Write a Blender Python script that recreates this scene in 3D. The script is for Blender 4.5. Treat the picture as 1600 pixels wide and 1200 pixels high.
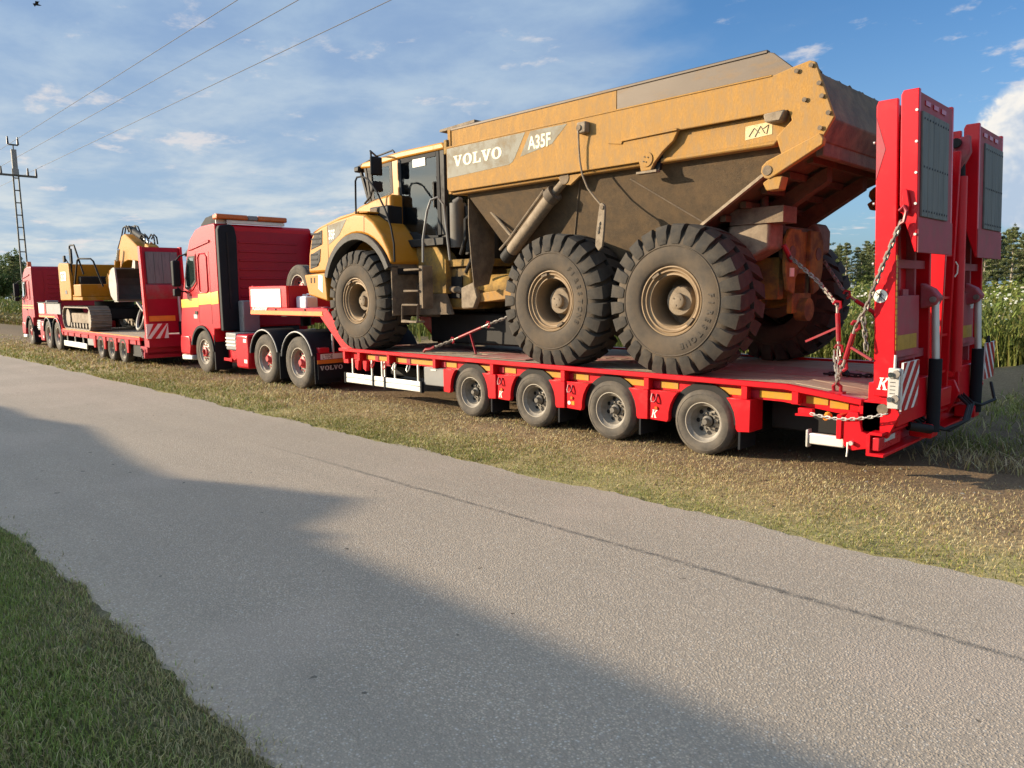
import bpy, bmesh, math, random
import numpy as np
from mathutils import Matrix, Vector
random.seed(7); np.random.seed(7)
R = math.radians
for o in list(bpy.data.objects): bpy.data.objects.remove(o)
scene = bpy.context.scene
C = scene.collection

# ------------------------------------------------------------------ camera
cam_d = bpy.data.cameras.new('camera'); cam = bpy.data.objects.new('camera', cam_d); C.objects.link(cam)
cam_d.sensor_width = 36; cam_d.lens = 26.03; cam_d.clip_end = 3000
CAM = Vector((4.318, -7.349, 1.8885))
yaw, pitch, roll = 0.78263, 0.124757, -0.012465
fw = Vector((-math.sin(yaw)*math.cos(pitch), math.cos(yaw)*math.cos(pitch), -math.sin(pitch)))
rt = Vector((math.cos(yaw), math.sin(yaw), 0)); up = rt.cross(fw)
r2 = rt*math.cos(roll) + up*math.sin(roll); u2 = -rt*math.sin(roll) + up*math.cos(roll)
cam.matrix_world = Matrix(((r2.x, u2.x, -fw.x, CAM.x), (r2.y, u2.y, -fw.y, CAM.y), (r2.z, u2.z, -fw.z, CAM.z), (0, 0, 0, 1)))
scene.camera = cam

# ------------------------------------------------------------------ sun and sky
EXPO = 0.95; SKY_S = 0.10; SKY_K = SKY_S*2**EXPO
SUN_EL = R(16.5); SUN_D = Vector((0.78, 0.62, 0)).normalized()          # the way the light travels over the ground
sun_d = bpy.data.lights.new('sun', 'SUN'); sun = bpy.data.objects.new('sun', sun_d); C.objects.link(sun)
sun_d.energy = 4.6; sun_d.angle = R(0.4); sun_d.color = (1.0, 0.81, 0.57)
sdir = Vector((SUN_D.x*math.cos(SUN_EL), SUN_D.y*math.cos(SUN_EL), -math.sin(SUN_EL)))
sun.rotation_euler = sdir.to_track_quat('-Z', 'Y').to_euler()
sun.location = (-30, -30, 30)
world = bpy.data.worlds.new('World'); scene.world = world; world.use_nodes = True
HEAP = [((-0.1911, 0.9673, 0.1667), 0.038), ((-0.2042, 0.9671, 0.152), 0.03), ((-0.1641, 0.9754, 0.1473), 0.07), ((-0.1856, 0.9735, 0.1334), 0.045), ((-0.1706, 0.9797, 0.1055), 0.05)]
def build_sky():
    nt = world.node_tree; N = nt.nodes; L = nt.links; N.clear()
    def nd(t, **k):
        n = N.new(t)
        for a, b in k.items(): setattr(n, a, b)
        return n
    def math_(op, a, b=None, clamp=False):
        n = nd('ShaderNodeMath', operation=op, use_clamp=clamp)
        for i, v in enumerate((a, b)):
            if v is None: continue
            if isinstance(v, (int, float)): n.inputs[i].default_value = v
            else: L.new(v, n.inputs[i])
        return n.outputs[0]
    def vdot(vec, d):
        n = nd('ShaderNodeVectorMath', operation='DOT_PRODUCT'); L.new(vec, n.inputs[0]); n.inputs[1].default_value = d
        return n.outputs['Value']
    def ramp(v, a, b, smooth=True):
        n = nd('ShaderNodeMapRange', interpolation_type='SMOOTHSTEP' if smooth else 'LINEAR')
        L.new(v, n.inputs[0]); n.inputs[1].default_value = a; n.inputs[2].default_value = b
        return n.outputs[0]
    def mix(f, a, b):
        n = nd('ShaderNodeMix', data_type='RGBA')
        if isinstance(f, (int, float)): n.inputs[0].default_value = f
        else: L.new(f, n.inputs[0])
        for i, v in ((6, a), (7, b)):
            if isinstance(v, tuple): n.inputs[i].default_value = (*v, 1)
            else: L.new(v, n.inputs[i])
        return n.outputs[2]
    def noise(vec, s, det=8, rough=.55, dist=0.0):
        n = nd('ShaderNodeTexNoise'); L.new(vec, n.inputs['Vector'])
        n.inputs['Scale'].default_value = s; n.inputs['Detail'].default_value = det
        n.inputs['Roughness'].default_value = rough; n.inputs['Distortion'].default_value = dist
        return n.outputs[0]
    tc = nd('ShaderNodeTexCoord'); d = tc.outputs['Generated']
    sep = nd('ShaderNodeSeparateXYZ'); L.new(d, sep.inputs[0])
    sky = nd('ShaderNodeTexSky', sky_type='NISHITA'); sky.sun_disc = False
    sky.sun_elevation = SUN_EL; sky.sun_rotation = math.atan2(-SUN_D.x, -SUN_D.y) % (2*math.pi)
    sky.air_density = 1.0; sky.dust_density = 1.6; sky.ozone_density = 2.0
    # flat cloud layer coordinates
    zz = math_('ADD', math_('MAXIMUM', sep.outputs[2], 0.0), 0.13)
    inv = math_('DIVIDE', 1.0, zz)
    sc = nd('ShaderNodeVectorMath', operation='SCALE'); L.new(d, sc.inputs[0]); L.new(inv, sc.inputs['Scale'])
    mp = nd('ShaderNodeMapping'); L.new(sc.outputs[0], mp.inputs[0]); mp.inputs['Location'].default_value = (3.1, 7.3, 0); mp.inputs['Scale'].default_value = (.9, 1.0, 0)
    P = mp.outputs[0]
    K = SKY_K
    def lin(r, g, b): return tuple(((c/255+.055)/1.055)**2.4/K*1.12 for c in (r, g, b))
    clear = vdot(d, (-0.135, 0.963, 0.225))
    cover = ramp(clear, 0.960, 0.74)
    low = ramp(sep.outputs[2], 0.34, 0.02)
    tint = nd('ShaderNodeMix', data_type='RGBA', blend_type='MULTIPLY'); tint.inputs[0].default_value = 1; tint.inputs[7].default_value = (.47, .74, 1.0, 1)
    L.new(sky.outputs[0], tint.inputs[6])
    skyc = mix(math_('MULTIPLY', low, .38), tint.outputs[2], lin(176, 200, 226))
    n1 = noise(P, .95, 6, .56, .2)
    veil = ramp(math_('ADD', n1, math_('MULTIPLY', cover, .56)), .58, .82)
    n3 = noise(P, 2.3, 7, .60, .15)
    tone = ramp(n3, .34, .74)
    veilc = mix(tone, mix(low, lin(136, 163, 198), lin(160, 184, 206)), mix(low, lin(166, 188, 210), lin(214, 218, 216)))
    # thin cloud glows towards the low sun behind the viewer
    glow = math_('ADD', 1.0, math_('MULTIPLY', ramp(vdot(d, tuple(-sdir)), .66, 1.0), 7.0))
    gv = nd('ShaderNodeVectorMath', operation='SCALE'); L.new(veilc, gv.inputs[0]); L.new(glow, gv.inputs['Scale']); wm = nd('ShaderNodeMix', data_type='RGBA', blend_type='MULTIPLY'); L.new(ramp(vdot(d, tuple(-sdir)), .66, .95), wm.inputs[0]); L.new(gv.outputs[0], wm.inputs[6]); wm.inputs[7].default_value = (1.15, .92, .66, 1); veilc = wm.outputs[2]
    c1 = mix(math_('MULTIPLY', veil, .94), skyc, veilc)
    n2 = noise(P, 3.3, 8, .62, .10)
    puff = ramp(math_('ADD', n2, math_('MULTIPLY', math_('SUBTRACT', n1, .5), .35)), .575, .70)
    c2 = mix(math_('MULTIPLY', puff, .70), c1, lin(224, 218, 216))
    # the heaped cloud low over the right-hand wood
    blobs = None; nn = noise(d, 16, 5, .6, .1)
    for bd, s0 in HEAP:
        v = Vector(bd).normalized()
        ca = vdot(d, tuple(v))
        ang = math_('ADD', math_('SUBTRACT', 1.0, ca), math_('MULTIPLY', math_('SUBTRACT', nn, .5), .0035))
        m = ramp(ang, s0*s0/2*1.25, s0*s0/2*0.75)
        blobs = m if blobs is None else math_('MAXIMUM', blobs, m)
    shade = noise(d, 20, 4, .6, .2)
    heap = mix(ramp(math_('ADD', shade, math_('MULTIPLY', sep.outputs[2], 1.2)), .52, .82), lin(176, 192, 212), lin(244, 238, 228))
    c3 = mix(math_('MULTIPLY', blobs, .94), c2, heap)
    bg = nd('ShaderNodeBackground'); L.new(c3, bg.inputs[0]); bg.inputs[1].default_value = SKY_S
    out = nd('ShaderNodeOutputWorld'); L.new(bg.outputs[0], out.inputs[0])
build_sky()
scene.render.engine = 'CYCLES'
scene.view_settings.view_transform = 'Standard'; scene.view_settings.look = 'None'
scene.view_settings.exposure = EXPO; scene.view_settings.gamma = 1.0

# ------------------------------------------------------------------ materials
MAT = {}
def mat(name, col, rough=.5, metal=0.0, var=.12, scale=3.0, dirt=None, damt=.0, dscale=2.0, bump=0.0, bscale=40.0, spec=.5, coat=0.0, stretch=None, fine=0.0, fscale=120.0, wear=None, wamt=.5, wscale=9.0):
    m = bpy.data.materials.new(name); m.use_nodes = True; nt = m.node_tree; N = nt.nodes; L = nt.links
    b = N['Principled BSDF']; b.inputs['Roughness'].default_value = rough; b.inputs['Metallic'].default_value = metal
    b.inputs['Specular IOR Level'].default_value = spec; b.inputs['Coat Weight'].default_value = coat; b.inputs['Coat Roughness'].default_value = .08
    tc = N.new('ShaderNodeTexCoord'); vec = tc.outputs['Object']
    if stretch:
        mp = N.new('ShaderNodeMapping'); L.new(vec, mp.inputs[0]); mp.inputs['Scale'].default_value = stretch; vec = mp.outputs[0]
    def noise(s, det=6, r=.6):
        n = N.new('ShaderNodeTexNoise'); L.new(vec, n.inputs['Vector']); n.inputs['Scale'].default_value = s
        n.inputs['Detail'].default_value = det; n.inputs['Roughness'].default_value = r; return n.outputs[0]
    def mr(v, a, b_, c, d):
        n = N.new('ShaderNodeMapRange'); L.new(v, n.inputs[0])
        for i, x in enumerate((a, b_, c, d)): n.inputs[i+1].default_value = x
        return n.outputs[0]
    def mx(f, a, b_):
        n = N.new('ShaderNodeMix'); n.data_type = 'RGBA'; L.new(f, n.inputs[0])
        for i, v in ((6, a), (7, b_)):
            if isinstance(v, tuple): n.inputs[i].default_value = (*v[:3], 1)
            else: L.new(v, n.inputs[i])
        return n.outputs[2]
    lo = tuple(c*(1-var) for c in col); hi = tuple(min(1, c*(1+var)) for c in col)
    c = mx(mr(noise(scale), .3, .7, 0, 1), lo, hi)
    if fine: c = mx(mr(noise(fscale, 3, .7), .35, .65, 0, 1), tuple(x*(1-fine) for x in col), c)
    if dirt:
        dn = mr(noise(dscale, 9, .68), .62-damt*.5, .80-damt*.35, 0, min(1, .35+damt))
        c = mx(dn, c, dirt)
        r_ = mr(dn, 0, 1, rough, min(1, rough+.35)); L.new(r_, b.inputs['Roughness'])
    else:
        L.new(mr(noise(scale*2.3), .3, .7, max(.02, rough*.8), min(1, rough*1.2)), b.inputs['Roughness'])
    if wear:
        wn = mr(noise(wscale, 10, .78), .615, .68, 0, wamt); c = mx(wn, c, wear)
    L.new(c, b.inputs['Base Color'])
    if bump:
        bp = N.new('ShaderNodeBump'); bp.inputs['Strength'].default_value = bump; bp.inputs['Distance'].default_value = .02
        L.new(noise(bscale, 5), bp.inputs['Height']); L.new(bp.outputs[0], b.inputs['Normal'])
    MAT[name] = m; return m
DUST = (.30, .225, .15)
mat('red', (.60, .004, .012), .36, var=.05, dirt=(.42, .018, .022), damt=.14, dscale=2.6, coat=.08, spec=.35, wear=(.20, .035, .03), wamt=.55, wscale=7, bump=.03, bscale=6)
mat('red_dark', (.34, .004, .022), .42, var=.08, dirt=(.20, .022, .03), damt=.12, spec=.35)  # darker red; the shade on the cab's rear wall is in this colour
mat('red_truck', (.50, .002, .014), .34, var=.06, dirt=(.36, .012, .02), damt=.10, coat=.08, spec=.28, wear=(.28, .05, .045), wamt=.3, wscale=5, bump=.02, bscale=3)
mat('red_ramp', (.36, .040, .058), .6, var=.12, dirt=(.30, .14, .13), damt=.36, dscale=5, wear=(.16, .09, .08), wamt=.6, wscale=8)
mat('binder', (.28, .006, .018), .4, var=.15, dirt=(.08, .03, .03), damt=.25, dscale=9)  # red darkened to carry the shade between the dump truck's wheels
mat('body_yellow', (.415, .222, .056), .72, var=.10, scale=2.2, dirt=(.30, .20, .105), damt=.44, dscale=6.5, bump=.15, bscale=30, fine=.20, fscale=40, stretch=(2.2, 1, .8), spec=.22)
mat('hull', (.080, .053, .028), .8, var=.16, scale=2.0, dirt=(.135, .089, .047), damt=.45, dscale=7, bump=.25, bscale=60, fine=.22, fscale=45)
mat('worn_steel', (.125, .096, .072), .6, metal=.15, var=.14, scale=2.4, dirt=(.33, .20, .08), damt=.16, dscale=1.8, stretch=(1, 1, 3), fine=.1)
mat('cab_yellow', (.47, .205, .017), .42, var=.06, dirt=(.36, .20, .07), damt=.20, dscale=3.0, coat=.0, spec=.28, wear=(.22, .14, .07), wamt=.45, wscale=6)
mat('frame_yellow', (.36, .205, .030), .75, var=.2, dirt=(.080, .064, .044), damt=.52, dscale=3.5, bump=.15)  # dusty yellow, its dirt darkened further to carry deep shade at the rear
mat('cat_yellow', (.40, .172, .008), .5, spec=.22, var=.08, dirt=(.42, .29, .14), damt=.2)
mat('mud_metal', (.115, .090, .066), .85, var=.25, dirt=(.24, .18, .12), damt=.45, dscale=5, bump=.4, bscale=35)
mat('dusty_metal', (.25, .195, .135), .75, var=.18, dirt=(.14, .11, .08), damt=.40, dscale=7, bump=.25, bscale=50)
mat('soil', (.10, .075, .05), .95, var=.3, scale=12, bump=.8, bscale=25)
mat('black', (.014, .014, .015), .6, var=.2, dirt=(.04, .034, .028), damt=.18, dscale=4, spec=.25)
mat('black_plastic', (.013, .015, .019), .7, var=.15, dirt=(.03, .027, .025), damt=.10, spec=.2)
mat('rubber_big', (.030, .027, .024), .9, var=.2, scale=4, dirt=(.075, .062, .047), damt=.42, dscale=5, bump=.15, bscale=70)
mat('rubber_wall', (.064, .052, .040), .9, var=.16, scale=3, dirt=(.115, .086, .058), damt=.45, dscale=3, bump=.10, bscale=70)
mat('rubber', (.072, .064, .055), .9, var=.18, scale=5, dirt=(.14, .12, .095), damt=.45, dscale=5, bump=.12, bscale=60)
mat('rim_dusty', (.25, .172, .096), .6, metal=.1, var=.16, dirt=(.20, .14, .085), damt=.34, dscale=6)
mat('rim_silver', (.34, .315, .275), .5, metal=.35, var=.14, dirt=(.19, .165, .135), damt=.42, dscale=6)
mat('hub_dirty', (.16, .15, .135), .5, metal=.5, var=.2, dirt=(.12, .11, .10), damt=.4, dscale=14)
mat('hub_red', (.50, .02, .03), .5, var=.15, dirt=(.20, .08, .07), damt=.3, dscale=14)
mat('galv', (.62, .61, .58), .42, metal=.6, var=.10, dirt=(.40, .37, .33), damt=.2)
mat('alu', (.80, .79, .75), .34, metal=.35, var=.06, dirt=(.55, .50, .44), damt=.18)
mat('chrome', (.75, .75, .75), .18, metal=1.0, var=.05)
mat('chain', (.30, .275, .25), .5, metal=.6, var=.25, dirt=(.12, .09, .07), damt=.35, dscale=18)
mat('white', (.78, .77, .73), .5, var=.04, dirt=(.52, .48, .42), damt=.12, dscale=3)
mat('cream_board', (.80, .77, .68), .55, var=.04, dirt=(.60, .55, .45), damt=.15, dscale=3)
mat('letter', (.80, .78, .70), .5, var=.05)
mat('letter_worn', (.75, .68, .50), .6, var=.1, dirt=(.45, .34, .18), damt=.25, dscale=20)
mat('letter_red', (.55, .02, .03), .5, var=.05)
mat('letter_grey', (.50, .50, .48), .5, var=.1)
mat('letter_dark', (.03, .03, .035), .5, var=.1)
mat('tyre_letter', (.060, .049, .038), .9, var=.15)
mat('decal_grey', (.125, .122, .092), .6, var=.1, dirt=(.26, .18, .095), damt=.30, dscale=4.5)
mat('decal_tan', (.62, .50, .27), .6, var=.12, dirt=(.45, .32, .15), damt=.35, dscale=22)
mat('decal_blue', (.22, .50, .56), .5, var=.1)
mat('yellow_paint', (.85, .52, .01), .38, var=.04, coat=.4)
mat('reflector', (.46, .25, .012), .4, var=.10, dirt=(.30, .16, .03), damt=.3, dscale=9)
mat('reflector_red', (.50, .015, .025), .3, var=.05)
mat('amber', (.52, .115, .015), .3, var=.15)
mat('orange_strip', (.78, .26, .03), .4, var=.12, dirt=(.5, .12, .03), damt=.3)
mat('timber', (.38, .30, .215), .85, var=.22, scale=3, stretch=(1, 9, 9), dirt=(.20, .155, .12), damt=.35, dscale=1.5, bump=.25, bscale=25)
mat('ramp_mat', (.15, .165, .158), .7, var=.25, scale=2.0, stretch=(1, 7, 1), dirt=(.20, .20, .185), damt=.4, dscale=4, bump=.15, bscale=40)
mat('checker', (.38, .10, .095), .65, var=.18, dirt=(.32, .24, .19), damt=.55, dscale=3, bump=.6, bscale=45)
mat('grey_box', (.20, .205, .205), .5, var=.08, dirt=(.28, .25, .22), damt=.25)
mat('grey_paint', (.21, .215, .22), .5, var=.1, dirt=(.25, .22, .19), damt=.25)
mat('bucket_steel', (.24, .235, .225), .5, metal=.4, var=.15, dirt=(.25, .22, .18), damt=.3)
mat('bucket_shade', (.07, .062, .055), .8, var=.2, dirt=(.12, .10, .08), damt=.3)  # darker copy of the steel, holds the shade inside the bucket
mat('track_steel', (.20, .175, .145), .6, metal=.3, var=.2, dirt=(.32, .26, .19), damt=.4, dscale=6)
mat('pole_steel', (.11, .105, .085), .7, var=.15)
mat('pole_concrete', (.30, .29, .27), .85, var=.12)
mat('wire', (.10, .10, .11), .6, var=.05)
mat('porcelain', (.05, .03, .025), .3, var=.1)
mat('can_white', (.62, .68, .74), .4, var=.06)
mat('seat', (.03, .033, .04), .8, var=.1)
mat('bark', (.16, .115, .08), .95, var=.25, scale=6, bump=.4)
mat('bark_pale', (.34, .29, .23), .95, var=.25, scale=6, bump=.3)
mat('plaster', (.55, .50, .42), .9, var=.08)
mat('roof_tile', (.20, .07, .045), .85, var=.2)
mat('flare', (.045, .043, .040), .7, var=.12, dirt=(.13, .11, .09), damt=.3)
mat('silencer', (.105, .10, .092), .7, var=.15, dirt=(.16, .13, .10), damt=.3)
mat('bird', (.03, .03, .035), .8, var=.1)
def glass(name, col, alpha, rough=.04):
    m = bpy.data.materials.new(name); m.use_nodes = True; N = m.node_tree.nodes; L = m.node_tree.links; N.clear()
    out = N.new('ShaderNodeOutputMaterial'); tr = N.new('ShaderNodeBsdfTransparent'); tr.inputs[0].default_value = (*col, 1)
    gl = N.new('ShaderNodeBsdfGlossy'); gl.inputs['Roughness'].default_value = rough; gl.inputs[0].default_value = (.9, .95, 1, 1)
    fr = N.new('ShaderNodeFresnel'); fr.inputs[0].default_value = 1.5
    df = N.new('ShaderNodeBsdfDiffuse'); df.inputs[0].default_value = (col[0]*.25, col[1]*.25, col[2]*.25, 1)
    m1 = N.new('ShaderNodeMixShader'); m1.inputs[0].default_value = alpha; L.new(tr.outputs[0], m1.inputs[1]); L.new(df.outputs[0], m1.inputs[2])
    m2 = N.new('ShaderNodeMixShader'); L.new(fr.outputs[0], m2.inputs[0]); L.new(m1.outputs[0], m2.inputs[1]); L.new(gl.outputs[0], m2.inputs[2])
    L.new(m2.outputs[0], out.inputs[0]); MAT[name] = m
glass('glass', (.95, .985, .99), .0); glass('glass_dark', (.58, .66, .72), .02); glass('glass_truck', (.12, .20, .18), .6)

# ------------------------------------------------------------------ mesh helpers
class MB:
    def __init__(s): s.v = []; s.f = []
    def add(s, vs, fs):
        b = len(s.v); s.v += [tuple(p) for p in vs]; s.f += [tuple(i+b for i in f) for f in fs]; return s
    def box(s, x0, x1, y0, y1, z0, z1):
        return s.add([(x, y, z) for x in (x0, x1) for y in (y0, y1) for z in (z0, z1)],
                     [(0, 1, 3, 2), (4, 6, 7, 5), (0, 4, 5, 1), (2, 3, 7, 6), (0, 2, 6, 4), (1, 5, 7, 3)])
    def obox(s, p0, p1, w, h, upv=(0, 0, 1)):
        p0 = Vector(p0); p1 = Vector(p1); t = (p1-p0).normalized(); upv = Vector(upv)
        a = t.cross(upv).normalized(); b = a.cross(t).normalized()
        vs = [p + a*i*w/2 + b*j*h/2 for p in (p0, p1) for i in (-1, 1) for j in (-1, 1)]
        return s.add(vs, [(0, 1, 3, 2), (4, 6, 7, 5), (0, 4, 5, 1), (2, 3, 7, 6), (0, 2, 6, 4), (1, 5, 7, 3)])
    def prism(s, poly, a0, a1, axis='y'):
        n = len(poly)
        def P(p, a): return {'y': (p[0], a, p[1]), 'x': (a, p[0], p[1]), 'z': (p[0], p[1], a)}[axis]
        return s.add([P(p, a0) for p in poly] + [P(p, a1) for p in poly],
                     [tuple(range(n)), tuple(range(2*n-1, n-1, -1))] + [(i, (i+1) % n, n+(i+1) % n, n+i) for i in range(n)])
    def cyl(s, p0, p1, r0, r1=None, n=14, cap=True):
        r1 = r0 if r1 is None else r1; p0 = Vector(p0); p1 = Vector(p1); t = (p1-p0).normalized()
        a = t.orthogonal().normalized(); b = t.cross(a)
        vs = []
        for p, r in ((p0, r0), (p1, r1)):
            for i in range(n):
                th = 2*math.pi*i/n; vs.append(p + a*r*math.cos(th) + b*r*math.sin(th))
        fs = [(i, (i+1) % n, n+(i+1) % n, n+i) for i in range(n)]
        if cap: fs += [tuple(range(n-1, -1, -1)), tuple(range(n, 2*n))]
        return s.add(vs, fs)
    def tube(s, pts, r, n=8, closed=False):
        pts = [Vector(p) for p in pts]; m = len(pts); vs = []; prev = None
        for i, p in enumerate(pts):
            q0 = pts[i-1] if (i or closed) else p; q1 = pts[(i+1) % m] if (i < m-1 or closed) else p
            t = (q1-q0).normalized()
            if prev is None: a = t.orthogonal().normalized()
            else: a = (prev - t*prev.dot(t)).normalized()
            prev = a; b = t.cross(a)
            for k in range(n):
                th = 2*math.pi*k/n; vs.append(p + a*r*math.cos(th) + b*r*math.sin(th))
        fs = []
        for i in range(m if closed else m-1):
            j = (i+1) % m
            fs += [(i*n+k, i*n+(k+1) % n, j*n+(k+1) % n, j*n+k) for k in range(n)]
        if not closed: fs += [tuple(range(n-1, -1, -1)), tuple(range((m-1)*n, m*n))]
        return s.add(vs, fs)
    def lathe(s, prof, n=48, cx=0, cz=0, closed=False):            # around a line parallel to y; profile (r, y)
        m = len(prof); vs = []
        for i in range(n):
            th = 2*math.pi*i/n; c, q = math.cos(th), math.sin(th)
            vs += [(cx+r*c, y, cz+r*q) for r, y in prof]
        fs = []
        for i in range(n):
            j = (i+1) % n
            for k in range(m if closed else m-1):
                l = (k+1) % m
                fs.append((i*m+k, i*m+l, j*m+l, j*m+k))
        return s.add(vs, fs)
    def disc(s, c, r, nrm='y', n=24):
        c = Vector(c); ax = {'y': ((1, 0, 0), (0, 0, 1)), 'x': ((0, 1, 0), (0, 0, 1)), 'z': ((1, 0, 0), (0, 1, 0))}[nrm]
        a, b = Vector(ax[0]), Vector(ax[1])
        return s.add([c + a*r*math.cos(2*math.pi*i/n) + b*r*math.sin(2*math.pi*i/n) for i in range(n)], [tuple(range(n))])
    def flat(s, poly, o, u, v, rev=False):
        o, u, v = Vector(o), Vector(u), Vector(v)
        return s.add([o + u*p[0] + v*p[1] for p in poly], [tuple(range(len(poly)))])
    def mesh(s, name, m, org=(0, 0, 0), smooth=35, recalc=True):
        me = bpy.data.meshes.new(name)
        ox, oy, oz = org
        me.from_pydata([(x-ox, y-oy, z-oz) for x, y, z in s.v], [], s.f)
        if recalc:
            bm = bmesh.new(); bm.from_mesh(me); bmesh.ops.recalc_face_normals(bm, faces=bm.faces); bm.to_mesh(me); bm.free()
        me.materials.append(MAT[m])
        if smooth:
            me.polygons.foreach_set('use_smooth', [True]*len(me.polygons)); me.set_sharp_from_angle(angle=R(smooth))
        me.update(); return me
    def build(s, name, m, parent=None, bevel=0.0, smooth=35, seg=1, **kw):
        org = ORG.get(parent.name, (0, 0, 0)) if parent else (0, 0, 0)
        o = bpy.data.objects.new(name, s.mesh(name, m, org, smooth, **kw)); C.objects.link(o)
        if parent: o.parent = parent
        ORG[o.name] = org
        if bevel:
            b = o.modifiers.new('bevel', 'BEVEL'); b.width = bevel; b.segments = seg; b.limit_method = 'ANGLE'; b.angle_limit = R(40)
        return o
ORG = {}
def tag(o, label, cat=None, group=None, kind=None):
    if label: o['label'] = label
    if cat: o['category'] = cat
    if group: o['group'] = group
    if kind: o['kind'] = kind
    return o
def thing(name, label, cat, base=(0, 0, 0), frame=None, group=None):
    o = bpy.data.objects.new(name, None); C.objects.link(o); o.empty_display_size = .3
    M_ = Matrix.Translation(base)
    o.matrix_world = frame @ M_ if frame else M_
    ORG[o.name] = tuple(base)
    return tag(o, label, cat, group)
def inst(name, me, parent, loc, rz=0.0, rel=True, ry=0.0):
    o = bpy.data.objects.new(name, me); C.objects.link(o); o.parent = parent
    org = ORG.get(parent.name, (0, 0, 0)) if rel else (0, 0, 0)
    o.location = (loc[0]-org[0], loc[1]-org[1], loc[2]-org[2]); o.rotation_euler = (0, ry, rz); ORG[o.name] = (0, 0, 0)
    return o
def text_mb(s, size, o, u, v, shear=0.0, sx=1.0, bold=0.0):
    cu = bpy.data.curves.new('t', 'FONT'); cu.body = s; cu.size = size; cu.shear = shear; cu.offset = bold; cu.resolution_u = 3
    ob = bpy.data.objects.new('t', cu); C.objects.link(ob)
    dg = bpy.context.evaluated_depsgraph_get(); ev = ob.evaluated_get(dg); me = ev.to_mesh()
    o, u, v = Vector(o), Vector(u), Vector(v)
    mb = MB().add([o + u*p.co.x*sx + v*p.co.y for p in me.vertices], [tuple(f.vertices) for f in me.polygons])
    ev.to_mesh_clear(); bpy.data.objects.remove(ob); bpy.data.curves.remove(cu)
    return mb
GV = [(0, 1), (.44, 1), (.44, .89), (.35, .89), (.50, .36), (.64, .89), (.56, .89), (.56, 1), (.92, 1), (.92, .89), (.84, .89), (.56, 0), (.36, 0), (.08, .89), (0, .89)]
GL = [(0, 1), (.46, 1), (.46, .89), (.35, .89), (.35, .12), (.60, .12), (.67, .36), (.78, .36), (.78, 0), (0, 0), (0, .11), (.10, .11), (.10, .89), (0, .89)]
def slab_word(o, u, v, h, w):                                       # five slab-serif letters
    mb = MB(); adv = {'V': .96, 'O': 1.04, 'L': .84}; tot = sum(adv[c] for c in 'VOLVO'); k = w/tot; x = 0
    o, u, v = Vector(o), Vector(u), Vector(v)
    for c in 'VOLVO':
        if c == 'O':
            n = 20; vs = []
            for i in range(n):
                a = 2*math.pi*i/n
                vs += [(x+.50+.47*math.cos(a), .5+.53*math.sin(a)), (x+.50+.20*math.cos(a), .5+.39*math.sin(a))]
            mb.add([o + u*p[0]*k + v*p[1]*h for p in vs], [(2*i, 2*((i+1) % n), 2*((i+1) % n)+1, 2*i+1) for i in range(n)])
        else:
            mb.flat([((x+p[0])*k, p[1]*h) for p in (GV if c == 'V' else GL)], o, u, v)
        x += adv[c]
    return mb
def k_logo(o, u, v, h):                                             # slanted serif K
    P = [(.02, 0), (.30, 0), (.30, .08), (.24, .08), (.33, .42), (.40, .48), (.52, .08), (.46, .08), (.46, 0), (.80, 0), (.80, .08), (.72, .08), (.58, .56), (.88, .92), (.96, .92), (.96, 1), (.66, 1), (.66, .92), (.72, .92), (.38, .55), (.46, .92), (.53, .92), (.53, 1), (.20, 1), (.20, .92), (.27, .92), (.09, .08), (.02, .08)]
    return MB().flat([(p[0]*h, p[1]*h) for p in P], o, u, v)
UX, UZ, UY = (1, 0, 0), (0, 0, 1), (0, 1, 0)
def chain_mb(pts, link=.07, r=.009, w=.022):
    mb = MB(); pts = [Vector(p) for p in pts]
    segs = [(pts[i], pts[i+1]) for i in range(len(pts)-1)]
    flip = 0
    for a, b in segs:
        n = max(1, int((b-a).length/(link*.74))); t = (b-a).normalized(); s1 = t.orthogonal().normalized(); s2 = t.cross(s1)
        s1, s2 = (s1+s2).normalized(), (s2-s1).normalized()
        for i in range(n):
            c = a + (b-a)*((i+.5)/n); s_ = s1 if (flip % 2 == 0) else s2; flip += 1
            L_ = link/2-w/2
            ring = [c + t*(L_*e + w*.9*math.cos(q)) + s_*w*.75*math.sin(q) for e, q in ((1, -1.2), (1, 0), (1, 1.2), (-1, 1.94), (-1, 3.14), (-1, 4.34))]
            mb.tube(ring, r, 5, closed=True)
    return mb
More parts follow.
